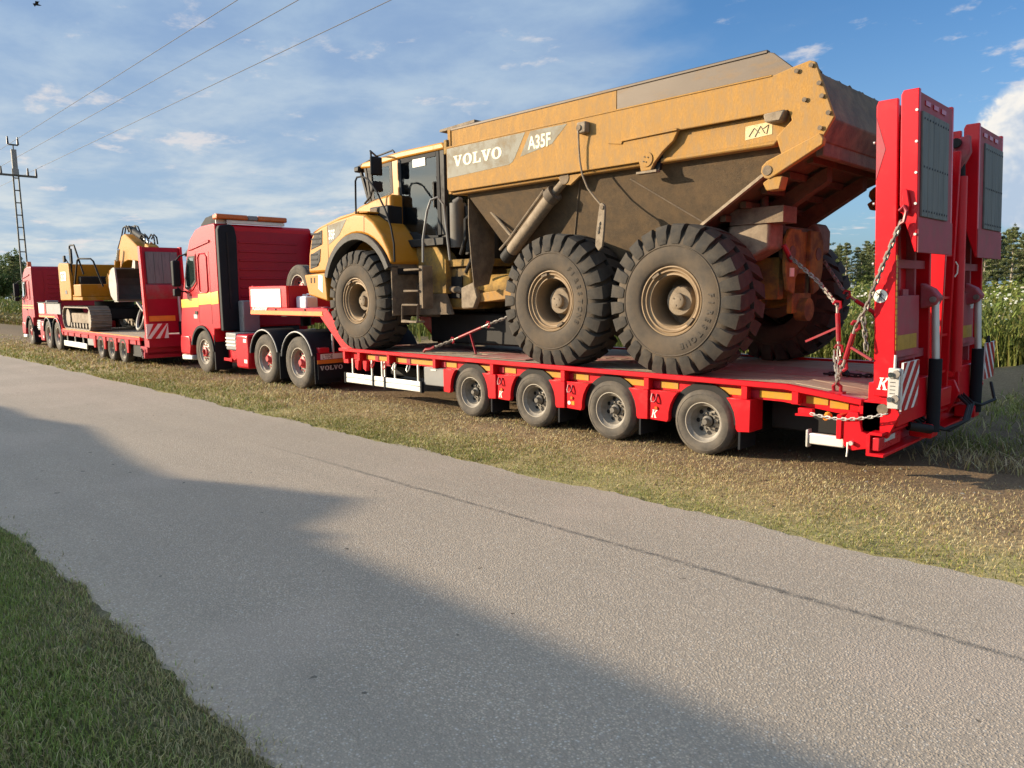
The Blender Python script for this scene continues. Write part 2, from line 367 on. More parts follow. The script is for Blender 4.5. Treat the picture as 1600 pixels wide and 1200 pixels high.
# ------------------------------------------------------------------ ground and road
def ground_material():
    m = bpy.data.materials.new('ground'); m.use_nodes = True; N = m.node_tree.nodes; L = m.node_tree.links
    b = N['Principled BSDF']; b.inputs['Roughness'].default_value = .95; b.inputs['Specular IOR Level'].default_value = .15
    g = N.new('ShaderNodeNewGeometry'); sep = N.new('ShaderNodeSeparateXYZ'); L.new(g.outputs['Position'], sep.inputs[0])
    def noise(s, det=6, r=.6):
        n = N.new('ShaderNodeTexNoise'); L.new(g.outputs['Position'], n.inputs['Vector']); n.inputs['Scale'].default_value = s
        n.inputs['Detail'].default_value = det; n.inputs['Roughness'].default_value = r; return n.outputs[0]
    def mr(v, a, b_, c, d):
        n = N.new('ShaderNodeMapRange'); L.new(v, n.inputs[0])
        for i, x in enumerate((a, b_, c, d)): n.inputs[i+1].default_value = x
        return n.outputs[0]
    def mx(f, a, c):
        n = N.new('ShaderNodeMix'); n.data_type = 'RGBA'; L.new(f, n.inputs[0])
        for i, v in ((6, a), (7, c)):
            if isinstance(v, tuple): n.inputs[i].default_value = (*v, 1)
            else: L.new(v, n.inputs[i])
        return n.outputs[2]
    ad = N.new('ShaderNodeMath'); ad.operation = 'ADD'; L.new(sep.outputs[1], ad.inputs[0]); L.new(mr(noise(.9, 5), .2, .8, -.9, .9), ad.inputs[1])
    y = ad.outputs[0]
    rp = N.new('ShaderNodeValToRGB'); L.new(mr(y, -8, 14, 0, 1), rp.inputs[0])
    stops = [(-8, (.075, .085, .030)), (-6.4, (.085, .095, .035)), (-5.6, (.17, .15, .10)), (-2.2, (.31, .285, .12)), (-1.45, (.42, .345, .17)), (-.8, (.37, .275, .15)), (-.1, (.24, .168, .10)), (3.6, (.15, .11, .072)), (6.0, (.16, .125, .075)), (8.6, (.20, .155, .10)), (10.5, (.09, .10, .035)), (14, (.075, .095, .03))]
    e = rp.color_ramp.elements
    while len(e) < len(stops): e.new(.5)
    for el, (yy, c) in zip(e, stops): el.position = (yy+8)/22; el.color = (*c, 1)
    c = mx(mr(noise(14, 8, .7), .35, .65, 0, 1), rp.outputs[0], (.12, .085, .05))
    mm = N.new('ShaderNodeMix'); mm.data_type = 'RGBA'; mm.blend_type = 'MULTIPLY'; mm.inputs[0].default_value = 1
    L.new(rp.outputs[0], mm.inputs[6]); sp = N.new('ShaderNodeCombineColor')
    v = mr(noise(38, 5, .75), .3, .7, .55, 1.4)
    for i in range(3): L.new(v, sp.inputs[i])
    L.new(sp.outputs[0], mm.inputs[7])
    c2 = mx(mr(noise(2.2, 6, .65), .45, .7, 0, .55), mm.outputs[2], c)
    L.new(c2, b.inputs['Base Color'])
    bp = N.new('ShaderNodeBump'); bp.inputs['Strength'].default_value = .9; bp.inputs['Distance'].default_value = .03
    L.new(noise(22, 6, .7), bp.inputs['Height']); L.new(bp.outputs[0], b.inputs['Normal'])
    MAT['ground'] = m
ground_material()
def asphalt_material():
    m = bpy.data.materials.new('asphalt'); m.use_nodes = True; N = m.node_tree.nodes; L = m.node_tree.links
    b = N['Principled BSDF']; b.inputs['Specular IOR Level'].default_value = .25; b.inputs['Roughness'].default_value = .88
    g = N.new('ShaderNodeNewGeometry'); pos = g.outputs['Position']
    def noise(s, det=4, r=.6, vec=None):
        n = N.new('ShaderNodeTexNoise'); L.new(vec or pos, n.inputs['Vector']); n.inputs['Scale'].default_value = s
        n.inputs['Detail'].default_value = det; n.inputs['Roughness'].default_value = r; return n.outputs[0]
    def mr(v, a, b_, c, d):
        n = N.new('ShaderNodeMapRange'); L.new(v, n.inputs[0])
        for i, x in enumerate((a, b_, c, d)): n.inputs[i+1].default_value = x
        return n.outputs[0]
    def mx(f, a, c, mode='MIX'):
        n = N.new('ShaderNodeMix'); n.data_type = 'RGBA'; n.blend_type = mode
        if isinstance(f, float): n.inputs[0].default_value = f
        else: L.new(f, n.inputs[0])
        for i, v in ((6, a), (7, c)):
            if isinstance(v, tuple): n.inputs[i].default_value = (*v, 1)
            else: L.new(v, n.inputs[i])
        return n.outputs[2]
    def mth(op, a, b_):
        n = N.new('ShaderNodeMath'); n.operation = op
        for i, v in enumerate((a, b_)):
            if isinstance(v, (int, float)): n.inputs[i].default_value = v
            elif v is not None: L.new(v, n.inputs[i])
        return n.outputs[0]
    vo = N.new('ShaderNodeTexVoronoi'); L.new(pos, vo.inputs['Vector']); vo.inputs['Scale'].default_value = 78
    sepc = N.new('ShaderNodeSeparateColor'); L.new(vo.outputs['Color'], sepc.inputs[0])
    stone = mx(mr(sepc.outputs[0], 0, 1, 0, 1), (.235, .195, .152), (.59, .485, .375))
    stone = mx(mr(sepc.outputs[1], .86, .97, 0, .8), stone, (.66, .63, .58))
    stone = mx(mr(vo.outputs['Distance'], .25, .55, 0, .75), stone, (.20, .182, .162))
    big = mx(mr(noise(.55, 6, .6), .3, .7, 0, 1), (.37, .305, .236), (.48, .396, .305))
    c = mx(.70, big, stone)
    mp = N.new('ShaderNodeMapping'); L.new(pos, mp.inputs[0]); mp.inputs['Scale'].default_value = (.10, 1.5, 1)
    c = mx(mr(noise(1.6, 5, .6, mp.outputs[0]), .35, .68, 0, .42), c, (.27, .235, .195))
    c = mx(mr(noise(.35, 3, .5), .52, .60, 0, .25), c, (.44, .36, .30))
    c = mx(mr(noise(5, 5, .7), .58, .75, 0, .35), c, (.24, .225, .20))
    sep = N.new('ShaderNodeSeparateXYZ'); L.new(pos, sep.inputs[0])
    # long crack, its tar half worn away
    wob = mr(noise(2.1, 6, .65), 0, 1, -.035, .035)
    cy = mth('ADD', mth('ADD', mth('MULTIPLY', sep.outputs[0], CR[0]), CR[1]), wob)
    dist = mth('ABSOLUTE', mth('SUBTRACT', sep.outputs[1], cy), None)
    cr = mth('MULTIPLY', mr(dist, .006, .040, 1, 0), mr(noise(16, 4, .7), .36, .60, .25, .9))
    cr = mth('MULTIPLY', cr, mr(sep.outputs[0], -5.0, -1.5, 0, 1))
    c = mx(cr, c, (.10, .094, .086))
    # crumbled, paler rims
    e1 = mr(sep.outputs[1], -2.25, -1.9, 0, .45); e2 = mr(sep.outputs[1], -5.6, -6.1, 0, .35)
    c = mx(mth('MULTIPLY', mth('ADD', e1, e2), mr(noise(7, 5, .7), .35, .65, 0, 1)), c, (.38, .335, .26))
    # leaves and small stains
    st = mr(noise(9, 2, .5), .735, .76, 0, .75); c = mx(st, c, (.07, .06, .05))
    L.new(c, b.inputs['Base Color'])
    bp = N.new('ShaderNodeBump'); bp.inputs['Strength'].default_value = .55; bp.inputs['Distance'].default_value = .006
    h = mth('ADD', mr(vo.outputs['Distance'], 0, .6, 1, 0), noise(170, 3, .7)); L.new(h, bp.inputs['Height']); L.new(bp.outputs[0], b.inputs['Normal'])
    MAT['asphalt'] = m
CR = (0.004, -3.055)
asphalt_material()
def hnoise(x, y):
    return .5*math.sin(x*1.7+.4*y)*math.cos(y*1.3-.3*x) + .3*math.sin(x*4.1+y*2.2) + .2*math.sin(7.3*x-5.1*y)
def ground_h(x, y):
    h = 0.0
    if y < -6.25: h += min(1, (-6.25-y)/.6)*(.03+.015*hnoise(x, y))
    if y > 3.4:
        k = min(1, (y-3.4)/2.5); h += k*(.07*hnoise(x*.8, y*.8))
        h += .42*math.exp(-((y-8.9-.5*math.sin(x*.7))/1.25)**2)*(.75+.25*hnoise(x, y))
        h += .018*max(0, y-10)
    elif y > -1.9: h += .012*hnoise(x*1.5, y*1.5)
    return h
def build_ground():
    xs = [-700, -400, -250, -160, -110, -80, -60, -48] + [round(-40+.8*i, 2) for i in range(0, 40)] + [round(-8+.35*i, 2) for i in range(0, 46)] + [9, 10.5, 13, 18, 28, 50, 100, 200, 400, 700]
    ys = [-700, -300, -120, -60, -30, -16] + [round(-12+.5*i, 2) for i in range(0, 16)] + [round(-4+.35*i, 2) for i in range(0, 52)] + [15, 17, 20, 25, 32, 42, 60, 90, 150, 300, 700]
    xs = sorted(set(xs)); ys = sorted(set(ys)); n = len(ys)
    vs = [(x, y, ground_h(x, y) if abs(x) < 150 and -20 < y < 60 else (.9 if y >= 60 else 0)) for x in xs for y in ys]
    fs = [(i*n+j, (i+1)*n+j, (i+1)*n+j+1, i*n+j+1) for i in range(len(xs)-1) for j in range(n-1)]
    o = MB().add(vs, fs).build('ground', 'ground', smooth=80); tag(o, None, kind='structure')
build_ground()
def build_road():
    xs = [-420, -300, -200, -140, -100, -75, -60, -50] + [-42+.5*i for i in range(60)] + [-12+.09*i for i in range(200)] + [6.2+.5*i for i in range(30)] + [24, 40, 80, 160, 320]
    vs = []; fs = []
    rnd = random.Random(3)
    for x in xs:
        w = .035*math.sin(x*1.9)+.03*math.sin(x*4.3+1)+rnd.uniform(-.028, .028)
        w2 = .018*math.sin(x*1.3+2)+.014*math.sin(x*5.1)+.012*math.sin(x*11.3)+rnd.uniform(-.022, .022)
        ya, yb = -6.10+w2, -1.93+w
        vs += [(x, ya, -.01), (x, ya+.03, .014), (x, yb-.03, .014), (x, yb, -.01)]
    for i in range(len(xs)-1):
        for k in range(3): fs.append((i*4+k, (i+1)*4+k, (i+1)*4+k+1, i*4+k+1))
    o = MB().add(vs, fs).build('road', 'asphalt', smooth=0); tag(o, None, kind='structure')
build_road()

# ------------------------------------------------------------------ wheels (shared meshes)
def truck_wheel_meshes(key, Rt, w, rimR, dish, hubm, rimm, hubr):
    """outer face looks to -y at y=0, axle at the origin"""
    t = MB()
    s = Rt-rimR
    prof = [(rimR-.01, w-.03), (rimR+.15*s, w-.005), (rimR+.45*s, w), (Rt-.035, w-.015), (Rt-.008, w-.04), (Rt, w-.055)]
    grooves = []
    for g in (.26, .5, .74):
        yy = w*(1-g); grooves += [(Rt, yy+.012), (Rt-.014, yy+.009), (Rt-.014, yy-.009), (Rt, yy-.012)]
    prof += grooves + [(Rt, .055), (Rt-.008, .04), (Rt-.035, .015), (rimR+.62*s, .002), (rimR+.60*s, .006), (rimR+.45*s, .0), (rimR+.15*s, .005), (rimR-.01, .03)]
    t.lathe(prof, 44, closed=True)
    tyre = t.mesh('tyre', 'rubber', smooth=40)
    m = MB()
    r = rimR
    m.lathe([(r-.012, .06), (r+.004, .03), (r+.004, .022), (r-.010, .022), (r-.022, .05), (r-.045, .065), (r-.055, dish*.8), (r-.075, dish), (hubr+.02, dish-.02), (hubr, dish-.01), (0, dish-.01)], 40)
    rim = m.mesh('wheel', rimm, smooth=35)
    h = MB()
    h.lathe([(hubr*1.15, dish), (hubr*1.1, dish-.05), (hubr*.72, dish-.065), (hubr*.68, .07), (hubr*.55, .05), (0, .05)], 24)
    for i in range(10):
        a = 2*math.pi*i/10; x, z = hubr*1.62*math.cos(a), hubr*1.62*math.sin(a)
        h.cyl((x, dish, z), (x, dish-.035, z), .014, n=6)
    hub = h.mesh('hub', hubm, smooth=35)
    ho = MB()
    for i in range(8):
        a = 2*math.pi*(i+.5)/8; rr = (r-.075+hubr*1.6)/2+.012
        ho.disc((rr*math.cos(a), dish-.012, rr*math.sin(a)), .026, n=12)
    holes = ho.mesh('hand_hole', 'black', smooth=0)
    return tyre, rim, hub, holes
WT = truck_wheel_meshes('t', .38, .25, .232, .165, 'hub_dirty', 'rim_silver', .058)
WF = truck_wheel_meshes('f', .515, .31, .30, .07, 'hub_red', 'rim_silver', .105)
WR = truck_wheel_meshes('r', .52, .30, .30, .16, 'hub_red', 'rim_silver', .105)
def put_wheel(kit, parent, c, far=False, label=None):
    ty, rim, hub, ho = kit
    w = inst('wheel', rim, parent, c, R(180) if far else 0)
    a = random.uniform(0, 6)
    for n, me in (('tyre', ty), ('hub', hub), ('hand_hole', ho)):
        k = inst(n, me, w, (0, 0, 0), ry=a)
        if n == 'hand_hole': k['kind'] = 'stuff'
    if label: w['label'] = label
    return w

# ------------------------------------------------------------------ near lowbed trailer
TR = thing('lowbed_trailer', 'red four-axle lowbed trailer carrying the dump truck, two raised ramps at its rear', 'trailer', (-3, 1.55, 0))
TW = 3.10                                                            # y runs 0 .. TW
AX = [0, -1.31, -2.62, -3.93]
def trailer():
    P = TR
    rail = [(-7.45, .845), (-7.45, .90), (.98, .90), (1.74, .815), (1.74, .755), (.96, .845)]
    for y0, y1 in ((0, .09), (TW-.09, TW)):
        MB().prism(rail, y0, y1).build('side_rail', 'red', P, bevel=.006)
        MB().prism([(-7.43, .70), (-7.43, .843), (.95, .843), (1.70, .753), (1.66, .62), (1.3, .66), (.9, .70)], y0+.12 if y0 == 0 else y0-.15, y0+.145 if y0 == 0 else y1-.12).build('rail_web', 'red', P)
    for x in (-7.30, -6.83, -5.95, -4.73, -3.42, -2.06, -.74, .52, 1.08):
        MB().box(x-.035, x+.035, .012, .12, .70, .843).build('rail_stub', 'red', P, bevel=.004)
    # reflective strips on the web
    for x0, x1 in ((-6.72, -6.05), (-5.85, -4.85), (-4.62, -4.3), (-3.90, -3.5), (-3.3, -3.02), (-2.6, -2.14), (-1.95, -1.70), (-1.28, -.82), (-.62, -.36), (.05, .46), (.60, 1.02), (1.16, 1.38), (1.40, 1.58)):
        dz = -.10*max(0, x0-1.0)
        MB().box(x0, x1, .110, .1195, .725+dz, .80+dz).build('reflective_strip', 'reflector', P)
    # wheel-arch skirts and black arches
    for i, ax in enumerate(AX):
        pts = [(ax+.43*math.cos(a), .40+.43*math.sin(a)) for a in [R(180*k/14) for k in range(15)]]
        inner = [(ax+.405*math.cos(a), .40+.405*math.sin(a)) for a in [R(180*k/14) for k in range(14, -1, -1)]]
        ann = [(ax+.432*math.cos(a), .40+.432*math.sin(a)) for a in [R(180*k/18) for k in range(19)]] + [(ax+.37*math.cos(a), .385+.37*math.sin(a)) for a in [R(180*k/18) for k in range(18, -1, -1)]]
        MB().prism(ann, .085, .108).build('arch_lip', 'black', P, smooth=50)
        for y0, y1 in ((.109, .40), (TW-.40, TW-.03)):
            MB().prism(pts+inner, y0, y1).build('mudguard', 'black', P, smooth=50)
        for yy in (.06, TW-.42): MB().box(ax+.44, ax+.465, yy, yy+.36, .13, .42).build('mud_flap', 'black_plastic', P)
    def arch_side(ax, z, sgn):
        return ax + sgn*math.sqrt(max(0, .435**2-(z-.40)**2))
    zs = [.37, .45, .55, .64, .70]
    for i in range(5):
        rear = AX[i-1] if i else None; front = AX[i] if i < 4 else None
        # piece behind wheel "front" (to +x of it): proud block with its rear cheek; piece ahead of wheel "rear": recessed plate
        if front is not None:
            poly = [(arch_side(front, z, 1), z) for z in zs] + [(front+.60, .70), (front+.60, .345), (front+.455, .335)]
            MB().prism(poly, .004, .30).build('skirt', 'red', P, bevel=.006)
        if rear is not None:
            x1 = rear-.705 if front is not None else rear-.60
            poly = [(arch_side(rear, z, -1), z) for z in zs] + [(x1, .70), (x1, .345), (rear-.455, .335)]
            MB().prism(poly, .03, .10).build('skirt', 'red', P, bevel=.006)
            if front is not None:
                cx = rear-.62
                MB().tube([(cx-.035, .022, .66), (cx-.035, .0, .60), (cx-.02, -.015, .565), (cx+.02, -.015, .565), (cx+.035, .0, .60), (cx+.035, .022, .66)], .011, 6).build('lashing_ring', 'binder', P)
                MB().cyl((cx+.02, .03, .49), (cx+.02, .012, .49), .02, n=12).build('side_lamp', 'amber', P)
                if i != 2: k_logo((cx-.055, .0265, .37), UX, UZ, .095).build('logo', 'letter', P, smooth=0)
                else:
                    MB().disc((cx-.03, .0265, .42), .026).build('sticker', 'letter', P, smooth=0); MB().flat([(0, 0), (.05, 0), (.05, .05), (0, .05)], (cx+.01, .0265, .395), UX, UZ).build('sticker', 'reflector', P, smooth=0)
    for y0 in (TW-.3,):
        for i in range(5):
            x0 = AX[i]+.44 if i < 4 else -7.3; x1 = AX[i-1]-.44 if i else .62
            MB().box(min(x0, x1), max(x0, x1), y0, TW-.02, .36, .70).build('skirt', 'red', P)
    # wheels, both sides, and axles
    for ax in AX:
        put_wheel(WT, P, (ax, .045, .38)); put_wheel(WT, P, (ax, TW-.045, .38), far=True)
        MB().cyl((ax, .17, .38), (ax, TW-.17, .38), .07).build('axle', 'black', P)
        put_wheel(WT, P, (ax, .33, .38)); put_wheel(WT, P, (ax, TW-.33, .38), far=True)
    # chassis
    for y in (.95, 2.05): MB().box(-7.4, 1.7, y, y+.14, .50, .80).build('main_beam', 'red_dark', P)
    MB().box(-7.45, -7.3, .1, TW-.1, .62, .842).build('front_beam', 'red', P)
    for x in [-6.4, -5.5, -4.6, -3.3, -2.0, -.65, .6]: MB().box(x-.05, x+.05, .1, TW-.1, .72, .80).build('cross_member', 'red_dark', P)
    # deck: planks each side of a chequered steel middle
    rnd = random.Random(1)
    ny = 5
    for side in (0, 1):
        for k in range(ny):
            y0 = (.095 if side == 0 else TW-.095-1.02) + k*.2045
            for (x0, x1) in ((-7.42, -4.6), (-4.594, -1.8), (-1.794, .95)):
                z = .868+rnd.uniform(-.004, .004)
                MB().box(x0, x1-.004, y0, y0+.197, .83, z).build('plank', 'timber', P, bevel=.004)
            z = rnd.uniform(-.004, .004)
            MB().prism([(.954, .84), (.954, .885+z), (1.72, .80+z), (1.72, .76)], y0, y0+.197).build('plank', 'timber', P, bevel=.004)
    MB().box(-7.42, .95, 1.125, TW-1.125, .82, .872).build('deck_plate', 'checker', P)
    for k in range(58):
        x = -7.3+k*.14
        for y in (1.30, 1.55, 1.80): MB().box(x, x+.09, y-.10, y+.10, .872, .877).build('tread_bar', 'checker', P) if k % 2 == 0 and y == 1.55 else None
    MB().prism([(.954, .82), (.954, .872), (1.72, .79), (1.72, .74)], 1.125, TW-1.125).build('deck_plate', 'checker', P)
    # red chequered corner plate between the dump truck's wheels
    MB().box(-4.35, -3.2, .50, 1.10, .874, .882).build('tread_plate', 'checker', P)
    # aluminium side guard, hangers, toolbox
    for x0, x1 in ((-7.28, -6.42), (-6.40, -6.08), (-6.06, -5.08)):
        for z0, z1 in ((.285, .368), (.374, .455)):
            MB().box(x0, x1, .018, .055, z0, z1).build('side_guard_board', 'alu', P, bevel=.008, seg=2)
    for x in (-6.41, -6.07, -7.285, -5.075): MB().box(x-.018, x+.018, .006, .065, .275, .465).build('guard_clamp', 'black_plastic', P)
    for x in (-7.12, -6.52, -6.22, -6.14, -5.85, -5.22): MB().box(x-.015, x+.015, .065, .09, .44, .72).build('guard_hanger', 'galv', P)
    for x in (-6.95, -6.7): MB().prism([(x-.06, .70), (x+.06, .70), (x+.03, .52), (x-.05, .56)], .05, .12).build('bracket', 'red', P)
    for x in (-6.4, -6.05, -5.78, -5.4):
        MB().tube([(x-.03, .03, .70), (x-.035, .0, .63), (x, -.01, .595), (x+.035, 0, .63), (x+.03, .03, .70)], .010, 6).build('lashing_ring', 'galv' if x > -6 else 'red', P)
    MB().box(-5.04, -4.53, .05, .5, .41, .70).build('toolbox', 'grey_box', P, bevel=.012)
    MB().box(-4.85, -4.72, .040, .049, .655, .672).build('toolbox_latch', 'galv', P)
    MB().cyl((-5.5, .5, .55), (-5.5, 1.4, .55), .13).build('air_tank', 'black', P)
    # gooseneck
    for y0, y1 in ((.30, .46), (2.62, 2.78)):
        MB().prism([(-11.46, 1.44), (-11.46, 1.60), (-8.3, 1.60), (-7.46, .90), (-7.35, .70), (-7.45, .62), (-7.75, .80), (-8.55, 1.44)], y0, y1).build('gooseneck_beam', 'red', P, bevel=.008)
    MB().prism([(-11.44, 1.46), (-11.44, 1.54), (-8.45, 1.54), (-8.45, 1.46)], .292, .2985).build('reflective_strip', 'orange_strip', P)
    MB().prism([(-11.44, 1.455), (-11.44, 1.498), (-8.5, 1.498), (-8.4, 1.455)], .286, .2915).build('reflective_strip', 'orange_strip', P)
    MB().box(-11.46, -8.0, .46, 2.62, 1.50, 1.57).build('gooseneck_deck', 'red_dark', P)
    MB().box(-11.48, -9.82, .30, .36, 1.60, 2.06).build('side_board', 'red', P, bevel=.01)
    MB().box(-11.38, -10.05, .286, .298, 1.61, 2.0).build('sign_board', 'cream_board', P, bevel=.004)
    MB().box(-9.90, -9.82, .36, 2.7, 1.60, 2.06).build('cross_board', 'red_dark', P, bevel=.01)
    MB().box(-11.48, -11.40, .36, 2.7, 1.60, 2.08).build('cross_board', 'red_dark', P, bevel=.01)
    text_mb('Kässbohrer', .125, (-11.33, .283, 1.548), UX, UZ, shear=.15, sx=1.15, bold=.004).build('lettering', 'letter', P, smooth=0)
    for x in (-10.3, -9.1, -8.2): MB().cyl((x, .284, 1.565), (x, .30, 1.565), .022, n=10).build('lashing_eye', 'black', P)
    MB().cyl((-11.2, 1.5, 1.40), (-11.2, 1.5, 1.15), .12).build('kingpin_plate', 'black', P)
    MB().box(-11.4, -8.6, 1.0, 2.1, 1.38, 1.50).build('neck_plate', 'black', P)
    # rear frame, bumper, lights
    MB().box(1.74, 1.92, .02, TW-.02, .50, .80).build('rear_beam', 'red', P, bevel=.01)
    MB().prism([(1.70, .66), (1.72, .80), (2.02, .84), (2.08, .70), (1.98, .46), (1.76, .46)], .02, .07).build('ramp_hinge', 'red', P, bevel=.006)
    for y in (1.02, 2.0, TW-.07): MB().prism([(1.70, .50), (1.72, .80), (2.02, .84), (2.08, .70), (1.98, .46), (1.76, .46)], y, y+.05).build('ramp_hinge', 'red', P, bevel=.006)
    MB().cyl((1.93, .0, .74), (1.93, .03, .74), .05, n=16).build('hinge_pin', 'mud_metal', P)
    MB().prism([(1.84, .30), (1.84, .50), (1.87, .53), (1.98, .53), (1.98, .50), (1.875, .50), (1.875, .33), (2.0, .33), (2.0, .30)], -.12, TW+.10).build('bumper_beam', 'red', P, bevel=.004)
    MB().box(1.88, 1.955, -.10, .50, .35, .48).build('tail_lamp', 'reflector_red', P, bevel=.012, seg=2)
    MB().box(1.956, 1.962, .02, .30, .425, .475).build('lamp_strip', 'letter_grey', P)
    MB().box(1.88, 1.955, TW-.45, TW+.08, .35, .48).build('tail_lamp', 'reflector_red', P, bevel=.012, seg=2)
    MB().prism([(1.58, .58), (1.66, .70), (1.74, .70), (1.78, .52), (1.84, .50), (1.84, .36), (1.70, .32), (1.62, .36)], -.08, -.03).build('bumper_bracket', 'red', P, bevel=.006)
    MB().box(1.55, 1.60, -.10, .14, .42, .66).build('bumper_bracket', 'red', P, bevel=.006)
    for dz in (.46, .50, .54, .58, .62): MB().cyl((1.601, -.06, dz), (1.606, -.06, dz), .008, n=8).build('bolt', 'galv', P)
    MB().box(1.25, 1.60, -.02, .04, .32, .43).build('underrun_bar', 'alu', P, bevel=.012, seg=2)
    MB().prism([(1.225, .29), (1.225, .46), (1.25, .47), (1.25, .28)], -.035, .055).build('bar_cap', 'galv', P, bevel=.006)
    MB().cyl((1.70, -.09, .40), (1.70, -.125, .40), .022, n=8).build('bolt', 'galv', P)
    MB().tube([(1.66, -.09, .40), (1.665, -.10, .32), (1.66, -.10, .26)], .009, 6).build('safety_pin', 'galv', P)
    MB().cyl((1.42, .03, .62), (1.42, -.05, .605), .04, .025, n=12).build('marker_lamp', 'orange_strip', P)
    MB().box(1.13, 1.28, -.02, .045, .60, .675).build('chain_bracket', 'red', P, bevel=.006)
    MB().prism([(1.30, .635), (1.30, .605), (1.12, .60), (1.12, .62)], -.06, -.03).build('chain_bracket', 'red', P)
    MB().box(.62, 1.68, .45, 2.7, .34, .70).build('rear_sun_blocker', 'black', P, bevel=.02)  # added black box that stops sunlight under the trailer's rear
    MB().box(-4.45, .45, .62, 2.48, .22, .60).build('axle_sun_blocker', 'black', P, bevel=.03)  # added black box between the axles, keeps sun off the ground beneath
    MB().box(-7.2, -4.6, .95, 2.2, .34, .68).build('deck_sun_blocker', 'black', P, bevel=.03)  # added black box that keeps the space under the front deck dark
    # hydraulic hoses under the ramps
    for k, (yy, rr) in enumerate(((.75, .035), (.85, .025), (.95, .030))):
        MB().tube([(1.95, yy, .60), (2.05, yy+.1, .48), (2.18, yy+.35, .42-.02*k), (2.26, yy+.75, .46), (2.20, yy+1.15, .58), (2.04, yy+1.35, .66)], rr*.5, 7).build('hose', 'black', P)
    MB().cyl((1.98, .62, .50), (2.14, .80, .46), .045, n=12).build('hose_guard', 'black', P)
    MB().tube([(2.05, 2.2, .60), (2.2, 2.45, .52), (2.26, 2.8, .55), (2.16, 3.05, .72)], .018, 7).build('hose', 'black', P)
trailer()

